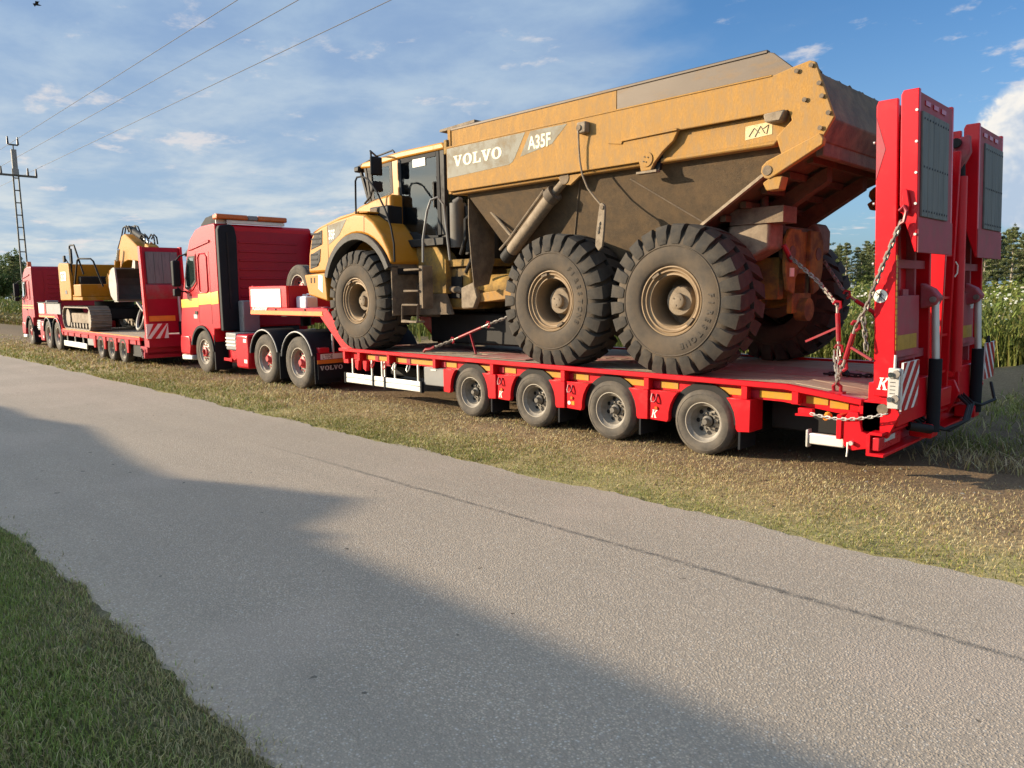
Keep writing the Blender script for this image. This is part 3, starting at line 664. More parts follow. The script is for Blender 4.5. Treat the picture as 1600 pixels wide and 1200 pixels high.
def ramp(y0, near):
    """raised folding ramp, about 1.06 m wide; built upright with a slight lean to the front"""
    P = TR; w = 1.06; y1 = y0+w
    lean = lambda z: -.036*(z-.86)
    def pz(pts): return [(x+lean(z), z) for x, z in pts]
    main = [(1.845, .86), (1.845, 3.52), (1.862, 3.565), (2.03, 3.565), (2.03, .98), (2.00, .86)]
    for ya, yb in ((y0, y0+.05), (y1-.05, y1)): MB().prism(pz(main), ya, yb).build('ramp_cheek', 'red', P, bevel=.008, seg=2)
    MB().prism(pz([(1.85, .95), (1.85, 3.52), (1.89, 3.52), (1.89, .95)]), y0+.05, y1-.05).build('ramp_plate', 'red', P)
    for z in (1.22, 2.10, 2.62, 3.10, 3.5):
        MB().prism(pz([(1.89, z-.04), (1.89, z+.04), (1.985, z+.04), (1.985, z-.04)]), y0+.05, y1-.05).build('ramp_rung', 'red_ramp', P)
    for yy in (y0+.30, y1-.30):
        MB().prism(pz([(1.89, 1.0), (1.89, 3.5), (1.97, 3.5), (1.97, 1.0)]), yy-.025, yy+.025).build('ramp_stringer', 'red_ramp', P)
    # lower rear cover with reflective strip
    MB().prism(pz([(1.985, 1.22), (1.985, 1.80), (2.015, 1.80), (2.015, 1.22)]), y0+.05, y1-.32).build('ramp_cover', 'red_ramp', P, bevel=.004)
    MB().prism(pz([(1.985, 1.80), (1.985, 1.86), (2.0, 1.86), (2.0, 1.80)]), y0+.30, y0+.46).build('ramp_lug', 'red_ramp', P)
    MB().prism(pz([(2.016, 1.29), (2.016, 1.43), (2.0195, 1.43), (2.0195, 1.29)]), y0+.10, y1-.40).build('reflective_strip', 'reflector', P)
    for k in range(16):
        MB().prism(pz([(2.0315, 1.30+k*.055), (2.0315, 1.345+k*.055), (2.0345, 1.345+k*.055), (2.0345, 1.30+k*.055)]), y0+.004, y0+.046).build('reflective_strip', 'reflector', P)
    # folded outer section with traction boards
    flap = [(2.055, 2.62), (2.055, 3.58), (2.075, 3.62), (2.205, 3.62), (2.205, 2.20), (2.185, 2.19)]
    for ya, yb in ((y0-.006, y0+.05), (y1-.05, y1+.006)): MB().prism(pz(flap), ya, yb).build('flap_cheek', 'red', P, bevel=.008, seg=2)
    MB().prism(pz([(2.19, 2.19), (2.19, 3.59), (2.203, 3.59), (2.203, 2.19)]), y0+.05, y1-.05).build('flap_plate', 'red_ramp', P)
    MB().prism(pz([(2.2035, 2.192), (2.2035, 2.50), (2.212, 2.50), (2.212, 2.192)]), y0+.0, y1).build('flap_toe', 'red_ramp', P)
    n = 5; bw = (w-.26)/n
    for k in range(n):
        ya = y0+(.06 if near else .20)+k*bw
        MB().prism(pz([(2.2035, 2.51), (2.2035, 3.43), (2.222, 3.43), (2.222, 2.51)]), ya, ya+bw-.006).build('traction_board', 'ramp_mat', P, bevel=.003)
        for z in (2.56, 2.95, 3.37):
            for q in (.25, .75):
                zz = z; x = 2.222+lean(zz); MB().cyl((x, ya+bw*q, zz), (x+.006, ya+bw*q, zz), .010, n=6).build('bolt', 'letter_dark', P)
    for k in range(3):
        ya = y0+.16+k*.24; x = 2.204+lean(3.50)
        MB().box(x, x+.008, ya, ya+.14, 3.495, 3.535).build('flap_slot', 'reflector_red', P)
    for k in range(5):
        z = 2.35+k*.27; x = 2.19+lean(z)
        MB().cyl((x, (y0 if near else y1), z), (x, (y0-.022 if near else y1+.022), z), .012, n=8).build('bolt', 'galv', P)
    if near:
        for k in range(4):
            z = 1.55+k*.55; x = 1.835+lean(z); MB().cyl((x, y0+.01, z), (x-.015, y0+.01, z), .012, n=8).build('bolt', 'galv', P)
        x = 1.85
        MB().prism([(1.777, 2.86), (1.757, 3.42), (1.848, 3.13)], y0-.0035, y0-.0005).build('reflector_triangle', 'red_ramp', P)
    # lifting cylinder
    yc = y1-.13 if near else y0+.52
    MB().cyl((2.12, yc, .42), (2.11, yc, 1.16), .062, n=18).build('lift_cylinder', 'black_plastic', P)
    MB().cyl((2.11, yc, 1.16), (2.075, yc, 1.76), .036, n=16).build('lift_rod', 'galv', P)
    MB().prism(pz([(1.99, 1.66), (1.99, 1.92), (2.10, 1.86), (2.16, 1.78), (2.13, 1.70)]), yc-.09, yc+.09).build('lift_bracket', 'red_ramp', P, bevel=.015, seg=2)
    MB().cyl((2.08, yc-.11, 1.755), (2.08, yc+.11, 1.755), .03, n=12).build('lift_pin', 'chain', P)
    MB().box(1.93, 2.14, yc-.11, yc+.11, .36, .50).build('lift_foot', 'red', P, bevel=.01)
    MB().prism([(1.78, .58), (1.78, .98), (2.04, .98), (2.06, .58)], y0+.05, y1-.05).build('ramp_base', 'red', P, bevel=.008)
ramp(.0, True); ramp(TW-1.06, False)
def ramp_extras():
    P = TR
    # central post and sideshift cylinder between the ramps
    for y in (1.40, 1.72): MB().box(1.86, 2.02, y, y+.05, .62, 3.30).build('centre_post', 'red', P, bevel=.006)
    MB().box(1.86, 1.88, 1.45, 1.72, .62, 3.2).build('centre_web', 'red', P)
    for z in (.95, 1.35, 1.75, 2.2): MB().box(1.88, 2.0, 1.45, 1.72, z, z+.025).build('centre_rib', 'red', P)
    MB().cyl((2.06, 1.88, .95), (2.0, 1.88, 3.05), .062, n=18).build('fold_cylinder', 'red', P)
    MB().cyl((2.0, 1.88, 3.05), (1.99, 1.88, 3.2), .04, n=14).build('fold_rod', 'black', P)
    MB().prism([(1.9, 3.10), (1.88, 3.42), (2.06, 3.48), (2.08, 3.30), (2.0, 3.12)], 1.83, 1.93).build('fold_bracket', 'red_ramp', P, bevel=.012)
    MB().cyl((1.95, 1.79, 3.40), (1.95, 1.97, 3.40), .05, n=14).build('fold_pin', 'black', P)
    MB().tube([(2.065, 1.60, 1.98), (2.085, 1.615, 2.02), (2.085, 1.615, 2.10), (2.065, 1.60, 2.14)], .008, 6).build('grab_handle', 'letter', P)
    MB().box(1.76, 2.06, 1.40, 1.77, .60, .80).build('centre_foot', 'red', P, bevel=.008)
    # marker boards on galvanised holders
    def board(y0, sgn, x=2.085):
        o = MB().box(x, x+.018, y0, y0+.46, .74, 1.19).build('marker_board', 'white', P)
        for k in range(-3, 4):
            a = k*.21+(.02 if sgn > 0 else .06)
            poly = []
            # diagonal band clipped to the board
            def clip(pts):
                out = pts
                for axis, lim, keep in ((0, 0, 1), (0, .46, -1), (1, 0, 1), (1, .45, -1)):
                    res = []
                    for i in range(len(out)):
                        p, q = out[i], out[(i+1) % len(out)]
                        ip = (p[axis]-lim)*keep >= 0; iq = (q[axis]-lim)*keep >= 0
                        if ip: res.append(p)
                        if ip != iq:
                            t = (lim-p[axis])/(q[axis]-p[axis]); res.append((p[0]+t*(q[0]-p[0]), p[1]+t*(q[1]-p[1])))
                    out = res
                    if not out: return []
                return out
            s0 = a-.06
            band = [(-.05, s0-.09), (.50, s0+.50), (.50, s0+.62), (-.05, s0+.03)] if sgn > 0 else [(-.05, s0+.50), (.50, s0-.09), (.50, s0+.03), (-.05, s0+.62)]
            poly = clip(band)
            if len(poly) > 2: MB().flat([(p[0], p[1]) for p in poly], (x+.0205, y0, .74), UY, UZ).build('stripe', 'reflector_red', o, smooth=0)
        return o
    board(-.02, 1)
    MB().box(1.985, 2.085, -.055, -.02, .76, 1.14).build('board_holder', 'galv', P, bevel=.006)
    for z in (.85, 1.08):
        MB().cyl((2.02, -.05, z), (2.02, -.10, z), .026, n=10).build('holder_knob', 'chrome', P)
        MB().cyl((2.06, -.045, z+.01), (2.06, -.085, z+.01), .034, n=10).build('holder_knob', 'chain', P)
    for k in range(5): MB().box(2.005, 2.05, -.058, -.0555, .90+k*.035, .906+k*.035).build('holder_slot', 'letter_dark', P)
    MB().cyl((2.035, -.04, 1.14), (2.035, -.04, 1.26), .012, n=8).build('holder_pin', 'galv', P)
    MB().box(2.02, 2.09, .42, .50, .90, .98).build('board_arm', 'galv', P)
    board(TW+.02, -1, 2.05)
    MB().box(2.0, 2.06, TW-.10, TW+.05, .88, .94).build('board_arm', 'galv', P)
    MB().tube([(2.06, TW+.12, 1.19), (2.06, TW+.16, 1.26), (2.06, TW+.20, 1.19)], .018, 6).build('holder_pin', 'black', P)
    # stickers
    c = (1.865, -.0035, 1.80)
    MB().disc(c, .062, n=28).build('warning_disc', 'letter', P, smooth=0)
    f = MB()
    f.disc((c[0], -.0055, c[2]+.038), .008, n=10); f.flat([(-.014, .028), (.014, .028), (.010, -.008), (-.010, -.008)], (c[0], -.0055, c[2]), UX, UZ)
    f.flat([(-.010, -.008), (-.003, -.008), (-.006, -.045), (-.012, -.045)], (c[0], -.0055, c[2]), UX, UZ); f.flat([(.003, -.008), (.010, -.008), (.012, -.045), (.006, -.045)], (c[0], -.0055, c[2]), UX, UZ)
    f.flat([(-.014, .027), (-.010, .027), (-.030, -.002), (-.034, .002)], (c[0], -.0055, c[2]), UX, UZ); f.flat([(.014, .027), (.010, .027), (.030, -.002), (.034, .002)], (c[0], -.0055, c[2]), UX, UZ)
    f.flat([(-.042, .044), (-.046, .040), (.042, -.044), (.046, -.040)], (c[0], -.0065, c[2]), UX, UZ)
    f.build('warning_figure', 'letter_dark', P, smooth=0)
    k_logo((1.872, -.0035, .925), UX, UZ, .115).build('logo', 'letter', P, smooth=0)
    MB().flat([(0, 0), (.16, 0), (.16, .20), (0, .20)], (2.018-.045*.7, 2.62, 1.52), UY, UZ).build('sticker', 'letter', P, smooth=0)
    MB().flat([(0.02, .1), (.14, .1), (.14, .18), (0.02, .18)], (2.0205-.045*.7, 2.62, 1.52), UY, UZ).build('sticker_print', 'letter_grey', P, smooth=0)
ramp_extras()
# ------------------------------------------------------------------ articulated dump truck
DZ = .875                                                           # deck level under its tyres
DT = thing('dump_truck', 'dusty yellow six-wheeled articulated dump truck with big knobbly tyres standing on the near red trailer', 'dump truck', (-3.6, 1.65, DZ))
DC = 1.65                                                           # centre line
def big_wheel_meshes():
    t = MB(); W = .66; Rr = .845
    half = [(.40, .07), (.415, .03), (.45, .010), (.53, .0), (.600, .003), (.628, .012), (.634, .004), (.642, .004), (.648, .014), (.70, .022), (.76, .040), (.80, .085), (Rr-.01, .16), (Rr, .30)]
    prof = half + [(r, W-y) for r, y in reversed(half)]
    t.lathe(prof, 96, closed=True)
    tyre = t.mesh('tyre', 'rubber_wall', smooth=40)
    t = MB(); n = 25
    for side in (0, 1):
        for i in range(n):
            a0 = 2*math.pi*(i+(.5 if side else 0))/n
            st = [(.004, .66, .690, .00, .135), (.012, .70, .80, .00, .172), (.045, .74, .874, .00, .182), (.10, .78, .890, .012, .180), (.22, .80, .893, .060, .172), (.345, .80, .893, .105, .145)]
            vs = []
            for y, ri, ro, sh, wd in st:
                yy = y if side == 0 else W-y
                for (r_, s_) in ((ri, -1), (ri, 1), (ro, 1), (ro, -1)):
                    ww = wd*(1.0 if r_ == ro else 1.08)
                    a = a0+sh+s_*ww/2; vs.append((r_*math.cos(a), yy, r_*math.sin(a)))
            fs = [(0, 1, 2, 3), tuple(4*(len(st)-1)+k for k in (3, 2, 1, 0))]
            for k in range(len(st)-1):
                for q in range(4): fs.append((4*k+q, 4*k+(q+1) % 4, 4*k+4+(q+1) % 4, 4*k+4+q))
            t.add(vs, fs)
    tread = t.mesh('tread', 'rubber_big', smooth=25)
    m = MB()
    m.lathe([(.40, .09), (.412, .055), (.405, .030), (.392, .028), (.384, .050), (.372, .062), (.360, .050), (.348, .050), (.338, .075), (.322, .082), (.305, .078), (.296, .092), (.290, .14), (.285, .46), (.17, .47), (0, .47)], 56)
    rim = m.mesh('wheel', 'rim_dusty', smooth=32)
    h = MB()
    h.lathe([(.215, .47), (.21, .40), (.185, .37), (.18, .24), (.165, .215), (.10, .205), (.095, .205), (.092, .16), (.075, .15), (0, .15)], 30)
    for i in range(20):
        a = 2*math.pi*i/20; x, z = .248*math.cos(a), .248*math.sin(a); h.cyl((x, .47, z), (x, .435, z), .016, n=6)
    for i in range(3):
        a = 2*math.pi*i/3+.4; x, z = .05*math.cos(a), .05*math.sin(a); h.cyl((x, .15, z), (x, .142, z), .01, n=6)
    hub = h.mesh('hub', 'dusty_metal', smooth=32)
    l = MB()                                                        # lock ring clip
    for a in (R(128), R(-38)):
        c = Vector((.355*math.cos(a), .035, .355*math.sin(a))); tv = Vector((-math.sin(a), 0, math.cos(a)))
        l.obox(c-tv*.05, c+tv*.05, .03, .04, (0, 1, 0))
    clip = l.mesh('lock_clip', 'mud_metal', smooth=0)
    return tyre, tread, rim, hub, clip
BW = big_wheel_meshes()
def tyre_word(parent, word, a_mid, r0, h, step, cw=True):
    for i, ch in enumerate(word):
        a = a_mid - (i-(len(word)-1)/2)*step
        u = Vector((math.sin(a), 0, -math.cos(a))); v = Vector((math.cos(a), 0, math.sin(a)))
        mb = text_mb(ch, h*1.35, v*r0 - u*h*.35 + Vector((0, -.006, 0)), u, v, bold=.003)
        mb.build('tyre_lettering', 'tyre_letter', parent, smooth=0)
def big_wheel(c, far=False, ang=0.0, word=None):
    ty, tr, rim, hub, clip = BW
    w = inst('wheel', rim, DT, c, R(180) if far else 0)
    inst('tyre', ty, w, (0, 0, 0)); inst('tread', tr, w, (0, 0, 0), ry=ang); inst('hub', hub, w, (0, 0, 0)); inst('lock_clip', clip, w, (0, 0, 0), ry=ang*3)
    if word:
        for wd, a, r0, h, st in word: tyre_word(w, wd, a, r0, h, st)
    return w
WX = (-6.95, -2.33, -.46)
ZC = DZ+.875
def dump_wheels():
    big_wheel((WX[0], .05, ZC), ang=.05)
    big_wheel((WX[1], .05, ZC), ang=.13, word=[('FIRESTONE', R(10), .51, .068, .17)])
    big_wheel((WX[2], .05, ZC), ang=.02, word=[('FIRESTONE', R(-32), .51, .068, .17)])
    for i, x in enumerate(WX): big_wheel((x, 2*DC-.05, ZC), far=True, ang=.07*i)
    for x in WX:
        MB().cyl((x, .5, ZC), (x, 2*DC-.5, ZC), .17, n=20).build('axle', 'mud_metal', DT)
        MB().cyl((x, .46, ZC), (x, .72, ZC), .30, .24, n=24).build('axle_drum', 'mud_metal', DT)
        o = MB(); o.lathe([(0, DC-.35), (.26, DC-.28), (.34, DC), (.26, DC+.28), (0, DC+.35)], 20, x, ZC); o.build('differential', 'frame_yellow', DT)
dump_wheels()
def mir(y): return 2*DC-y
def dump_body():
    P = DT
    panel = [(-4.44, 3.43), (-4.44, 4.035), (.70, 4.035), (.90, 4.075), (1.06, 4.10), (1.12, 4.075), (1.325, 3.52), (1.225, 3.355), (.82, 3.18), (.74, 3.42), (.90, 3.56), (.86, 3.665), (-.42, 3.665), (-.48, 3.56), (-.62, 3.46), (-.74, 3.34), (-.78, 3.27), (-.92, 3.27), (-.95, 3.385), (-4.40, 3.385)]
    for ya, yb in ((.12, .165), (mir(.165), mir(.12))):
        MB().prism(panel, ya, yb).build('side_panel', 'body_yellow', P, bevel=.010, seg=2)
        n = ya < 1
        s = (lambda y: y) if n else mir
        a, b = sorted((s(.20), s(.24)))
        # recessed lower band, with its rolled bottom lip
        MB().prism([(-1.0, 3.40), (-1.0, 3.67), (.88, 3.67), (.78, 3.40)], a, b).build('band', 'body_yellow', P)
        a, b = sorted((s(.17), s(.30)))
        MB().prism([(-4.41, 3.345), (-4.41, 3.40), (.74, 3.40), (.70, 3.345)], a, b).build('bottom_lip', 'body_yellow', P, bevel=.02, seg=2)
        # upper board, set back a little
        for x0, x1, m in ((-4.44, -1.32, 'body_yellow'), (-1.318, .62, 'worn_steel')):
            pts = [(x0, 4.03), (x0, 4.285), (x1, 4.285), (x1, 4.03)] if x1 < 0 else [(x0, 4.03), (x0, 4.285), (.60, 4.29), (.66, 4.27), (.90, 4.06), (.84, 4.03)]
            a, b = sorted((s(.175), s(.205))); MB().prism(pts, a, b).build('upper_board', m, P, bevel=.006)
        a, b = sorted((s(.165), s(.23))); MB().prism([(-4.44, 4.275), (-4.44, 4.315), (.60, 4.315), (.60, 4.275)], a, b).build('top_rail', 'worn_steel', P, bevel=.01)
        # body hinge arm and stop at the back
        a, b = sorted((s(.085), s(.16)))
        MB().prism([(.64, 3.02), (.60, 3.08), (.61, 3.14), (.66, 3.185), (1.20, 3.385), (1.24, 3.33), (1.235, 3.27), (.74, 3.02), (.69, 3.0)], a, b).build('tail_arm', 'body_yellow', P, bevel=.012, seg=2)
        a, b = sorted((s(.075), s(.09))); MB().cyl((.675, a, 3.09), (.675, b, 3.09), .05, n=16).build('arm_pin', 'mud_metal', P)
        a, b = sorted((s(.10), s(.25))); MB().prism([(.62, 2.97), (.66, 2.89), (.80, 2.89), (.83, 3.02), (.70, 3.02)], a, b).build('arm_stop', 'body_yellow', P, bevel=.008)
        for x, z in ((.94, 4.02), (1.085, 4.045), (1.17, 3.86), (1.03, 3.73), (1.20, 3.735), (1.27, 3.565), (1.195, 3.435)):
            a, b = sorted((s(.12), s(.095))); MB().cyl((x, a, z), (x, b, z), .024, .018, n=8).build('bolt', 'mud_metal', P)
    # hull with inward-sloping sides
    bot = [(-4.20, 3.36), (-3.75, 2.62), (-3.2, 2.12), (-1.15, 2.12), (-.33, 2.62), (.40, 3.04), (1.15, 3.36)]
    top = [(1.15, 3.385), (-4.20, 3.385)]
    yf = lambda z: .27+(3.385-z)*.42
    prof = bot+top; n = len(prof)
    MB().add([(x, yf(z), z) for x, z in prof] + [(x, mir(yf(z)), z) for x, z in prof],
             [tuple(range(n)), tuple(range(2*n-1, n-1, -1))] + [(i, (i+1) % n, n+(i+1) % n, n+i) for i in range(n)]).build('hull', 'hull', P, bevel=.012)
    # plate seams and rear edge flange on the hull side
    def hp(x, z, d=.008): return (x, yf(z)-d, z)
    for a, b in (((-1.22, 3.24), (-.33, 2.66)), ((-2.55, 2.16), (-2.0, 3.30))):
        MB().obox(hp(a[0], a[1], .002), hp(b[0], b[1], .002), .016, .016).build('weld_seam', 'mud_metal', P)
    MB().obox(hp(-.36, 2.63, .015), hp(.62, 3.16, .015), .05, .035).build('hull_flange', 'dusty_metal', P)
    MB().obox((-.36, mir(yf(2.63)), 2.63), (.62, mir(yf(3.16)), 3.16), .05, .035).build('hull_flange', 'dusty_metal', P)
    # underside ribs of the chute
    for k in range(5):
        x0 = -.15+k*.25; z0 = 2.73+k*.135
        MB().box(x0, x0+.07, .62, mir(.62), z0-.07, z0).build('chute_rib', 'hull', P)
    for yy in (1.05, 2.1): MB().prism([(-.3, 2.60), (.9, 3.2), (.9, 3.05), (-.1, 2.45)], yy, yy+.14).build('chute_beam', 'hull', P)
    MB().box(-.1, .55, .75, 1.1, 2.62, 2.80).build('tail_bearing', 'mud_metal', P)
    # headboard, spill guard, tailgate
    MB().box(-4.45, -4.39, .16, mir(.16), 3.36, 4.30).build('headboard', 'body_yellow', P)
    MB().prism([(-4.74, 4.325), (-4.74, 4.36), (-3.95, 4.385), (-3.95, 4.345)], .25, mir(.25)).build('spill_guard', 'dusty_metal', P)
    MB().box(-4.52, -4.44, .13, .26, 3.95, 4.16).build('corner_post', 'frame_yellow', P, bevel=.01)
    MB().prism([(1.0, 4.02), (1.07, 4.03), (1.27, 3.53), (1.17, 3.33), (1.10, 3.34), (1.19, 3.53)], .166, mir(.166)).build('tailgate', 'mud_metal', P, bevel=.01)
    MB().box(1.08, 1.16, .3, mir(.3), 3.20, 3.36).build('tail_beam', 'mud_metal', P, bevel=.01)
    MB().box(-4.35, 1.0, .22, mir(.22), 3.70, 3.93).build('load_bed', 'soil', P)
    rnd = random.Random(5); cl = MB()
    for k in range(70):
        y = rnd.uniform(.3, 3.0); x = 1.0+rnd.uniform(-.08, .05); r = rnd.uniform(.015, .045); z = 4.02
        cl.lathe([(0, -r), (r*.8, -r*.5), (r, .1*r), (r*.6, r*.7), (0, r)], 5, 0, 0)
        m = len(cl.v)-25
        for i in range(m, len(cl.v)):
            q = cl.v[i]; cl.v[i] = (x+q[0]*rnd.uniform(.8, 1.4), y+q[1]*rnd.uniform(.8, 1.6), z+abs(q[2])*1.1)
    cl.build('soil_clumps', 'soil', P, smooth=0)
    # pivot bracket disc, grab hooks, anchor block, hanging lock plate
    MB().cyl((-.84, .118, 3.40), (-.84, .108, 3.40), .085, n=24).build('pivot_disc', 'body_yellow', P)
    for dx, dz in ((-.02, .03), (.025, .02), (0, -.03), (-.035, -.02)): MB().cyl((-.84+dx, .108, 3.40+dz), (-.84+dx, .100, 3.40+dz), .009, n=8).build('bolt', 'mud_metal', P)
    MB().box(-.98, -.70, .11, .20, 3.245, 3.27).build('pivot_lug', 'dusty_metal', P)
    MB().prism([(-.76, 3.27), (-.70, 3.27), (-.66, 3.44), (-.70, 3.46)], .17, .22).build('pivot_cylinder', 'black', P)
    MB().prism([(.62, 3.655), (.64, 3.57), (.80, 3.56), (.85, 3.665)], .06, .20).build('hand_hook', 'dusty_metal', P, bevel=.012)
    MB().box(-1.83, -1.69, .03, .125, 3.83, 3.965).build('anchor_block', 'dusty_metal', P, bevel=.015, seg=2)
    MB().cyl((-1.79, .035, 3.895), (-1.79, .015, 3.895), .035, n=14).build('anchor_pin', 'mud_metal', P)
    MB().tube([(-1.80, .03, 3.86), (-1.81, .05, 3.70), (-1.80, .06, 3.50), (-1.77, .07, 3.33), (-1.70, .09, 3.16), (-1.60, .10, 3.04), (-1.50, .10, 2.94)], .012, 8).build('stay_cable', 'dusty_metal', P)
    MB().prism([(-1.47, 2.96), (-1.42, 2.92), (-1.42, 2.82), (-1.435, 2.62), (-1.46, 2.42), (-1.52, 2.37), (-1.575, 2.44), (-1.56, 2.62), (-1.52, 2.88), (-1.50, 2.95)], .08, .115).build('body_lock', 'dusty_metal', P, bevel=.008)
    MB().cyl((-1.46, .08, 2.90), (-1.46, .065, 2.90), .025, n=10).build('bolt', 'mud_metal', P)
    for k in range(3): MB().prism([(-1.52+.01*k, 2.58+.05*k), (-1.50+.01*k, 2.60+.05*k), (-1.505+.01*k, 2.63+.05*k), (-1.525+.01*k, 2.61+.05*k)], .072, .081).build('lock_slot', 'black', P)
    MB().prism([(-1.40, 3.66), (-1.18, 3.66), (-1.20, 3.625)], .105, .121).build('fold_rib', 'body_yellow', P)
    MB().prism([(-1.19, 3.652), (-1.19, 3.672), (-.42, 3.688), (-.42, 3.662)], .095, .121).build('fold_rib', 'body_yellow', P, bevel=.004)
    MB().prism([(-4.43, 4.022), (-4.43, 4.042), (.68, 4.042), (.68, 4.022)], .112, .121).build('fold_rib', 'body_yellow', P, bevel=.004)
    # decals
    d = .1175
    MB().flat([(-4.425, 4.015), (-2.80, 4.01), (-3.0, 3.70), (-3.05, 3.65), (-3.12, 3.625), (-4.425, 3.585)], (0, d, 0), UX, UZ).build('decal', 'decal_grey', P, smooth=0)
    MB().flat([(-2.70, 4.01), (-2.06, 4.0), (-2.32, 3.79), (-2.90, 3.70)], (0, d, 0), UX, UZ).build('decal', 'decal_grey', P, smooth=0)
    slab_word((-4.28, d-.003, 3.735), UX, (.02, 0, 1), .155, 1.04).build('lettering', 'letter_worn', P, smooth=0)
    text_mb('A35F', .235, (-2.74, d-.003, 3.775), UX, UZ, sx=.80, bold=.006).build('lettering', 'letter_worn', P, smooth=0)
    MB().flat([(.36, 3.45), (.66, 3.47), (.66, 3.60), (.36, 3.59)], (0, .1965, 0), UX, UZ).build('warning_sign', 'decal_tan', P, smooth=0)
    g = MB()
    for pts in ([(.40, 3.48), (.46, 3.56), (.52, 3.50)], [(.47, 3.47), (.53, 3.57), (.58, 3.49)], [(.56, 3.54), (.62, 3.57), (.60, 3.48)]): g.tube([(x, .193, z) for x, z in pts], .004, 4)
    g.build('sign_print', 'decal_grey', P)
dump_body()
def dump_chassis():
    P = DT
    for s in (1, -1):
        f = (lambda y: y) if s == 1 else mir
        # hoist cylinder
        a = (-3.62, f(.55), 2.38); b = (-2.40, f(.27), 3.19); c = (-2.12, f(.22), 3.36)
        MB().cyl(a, b, .095, n=20).build('hoist_cylinder', 'dusty_metal', P)
        MB().cyl(Vector(b)-Vector((.1, 0, .066)), b, .118, n=20).build('cylinder_gland', 'mud_metal', P)
        MB().cyl(a, Vector(a)+Vector((.16, -.035*s, .107)), .105, n=20).build('cylinder_sleeve', 'black', P)
        MB().cyl(b, c, .055, n=14).build('hoist_rod', 'dusty_metal', P)
        MB().cyl((-2.15, f(.16), 3.34), (-2.15, f(.32), 3.34), .08, n=16).build('rod_eye', 'mud_metal', P)
        MB().tube([(-3.66, f(.46), 2.50), (-3.45, f(.43), 2.63), (-2.55, f(.22), 3.23)], .022, 8).build('oil_pipe', 'mud_metal', P)
        MB().prism([(-2.30, 3.40), (-1.72, 3.40), (-1.90, 3.33), (-2.05, 3.24), (-2.18, 3.26)], *sorted((f(.17), f(.21)))).build('hoist_lug', 'body_yellow', P, bevel=.006)
        # mudguard behind the cab and its strut
        MB().prism([(f(.34), 3.36), (f(.80), 3.36), (f(.88), 3.0), (f(.86), 2.35), (f(.74), 2.0), (f(.42), 1.95), (f(.38), 2.3), (f(.33), 2.9)], -4.22, -4.20, 'x').build('mudguard', 'mud_metal', P, bevel=.003)
        MB().cyl((-4.06, f(.42), 3.30), (-3.42, f(.45), 2.70), .026, n=10).build('guard_strut', 'dusty_metal', P)
        # bogie beams, frame rails
        MB().prism([(-3.05, 1.98), (-2.6, 2.10), (-.2, 2.10), (.15, 1.95), (.15, 1.72), (-.2, 1.62), (-2.6, 1.62), (-3.05, 1.75)], *sorted((f(.95), f(1.12)))).build('bogie_beam', 'frame_yellow', P, bevel=.02)
        MB().box(-4.3, .30, *sorted((f(1.22), f(1.36))), 1.75, 2.25).build('frame_rail', 'frame_yellow', P, bevel=.01)
        MB().prism([(-4.4, 1.72), (-4.4, 1.86), (-3.2, 1.98), (-3.2, 1.82)], *sorted((f(.70), f(1.2)))).build('front_rail', 'body_yellow', P, bevel=.01)
        MB().prism([(-.18, 2.35), (-.12, 2.62), (.32, 2.70), (.38, 2.60), (.38, 2.34), (.1, 2.20)], *sorted((f(.78), f(1.15)))).build('wheel_guard', 'dusty_metal', P, bevel=.03, seg=2)
        MB().prism([(f(1.20), 1.86), (f(1.12), 2.1), (f(1.12), 2.45), (f(1.22), 2.58), (f(1.52), 2.58), (f(1.52), 2.1), (f(1.40), 2.0), (f(1.38), 1.80)], .38, .43, 'x').build('rear_plate', 'frame_yellow', P, bevel=.01)
        MB().cyl((.30, f(1.28), 2.30), (.44, f(1.28), 2.30), .08, n=18).build('tow_eye', 'mud_metal', P)
        MB().box(-3.0, -2.95, *sorted((f(.6), f(1.0))), 1.55, 2.35).build('frame_plate', 'frame_yellow', P)
        for x in (-2.33, -.46): MB().cyl((x, f(.98), ZC+.15), (x, f(.98), 2.45), .10, n=16).build('suspension_pad', 'black', P)
        MB().cyl((-5.4, f(.85), 1.95), (-4.4, f(.75), 1.86), .055, n=12).build('steering_cylinder', 'mud_metal', P)
    MB().box(.34, .385, 1.45, 1.85, 2.06, 2.56).build('rear_plate', 'frame_yellow', P)
    MB().box(.34, .40, 1.38, 1.92, 1.58, 1.82).build('rear_plate', 'frame_yellow', P)
    MB().cyl((.36, 1.65, 1.62), (.50, 1.65, 1.62), .14, n=20).build('tow_hitch', 'frame_yellow', P)
    MB().box(.432, .445, 1.22, 1.32, 2.02, 2.12).build('plate_tag', 'letter', P)
    for y in (1.0, 1.2, 1.45): MB().cyl((.2, y, 2.55), (.2, y, 2.95), .05, n=12).build('frame_post', 'mud_metal', P)
    MB().box(-.2, .3, .9, 2.4, 2.50, 2.62).build('cross_beam', 'mud_metal', P)
    # hitch in the middle and bits around it
    MB().box(-5.85, -4.75, .85, mir(.85), 1.60, 2.30).build('hitch_frame', 'frame_yellow', P, bevel=.04)
    MB().cyl((-4.95, DC-.5, 1.95), (-4.0, DC-.5, 1.95), .22, n=20).build('hitch_pipe', 'frame_yellow', P)
    MB().cyl((-4.95, DC+.5, 1.95), (-4.0, DC+.5, 1.95), .22, n=20).build('hitch_pipe', 'frame_yellow', P)
    MB().box(-5.35, -4.95, .83, .90, 1.78, 2.14).build('hitch_opening', 'black', P)
    MB().prism([(-4.75, 1.62), (-4.75, 1.95), (-4.45, 2.04), (-4.35, 1.8), (-4.45, 1.62)], .62, .72).build('hitch_lug', 'dusty_metal', P, bevel=.02)
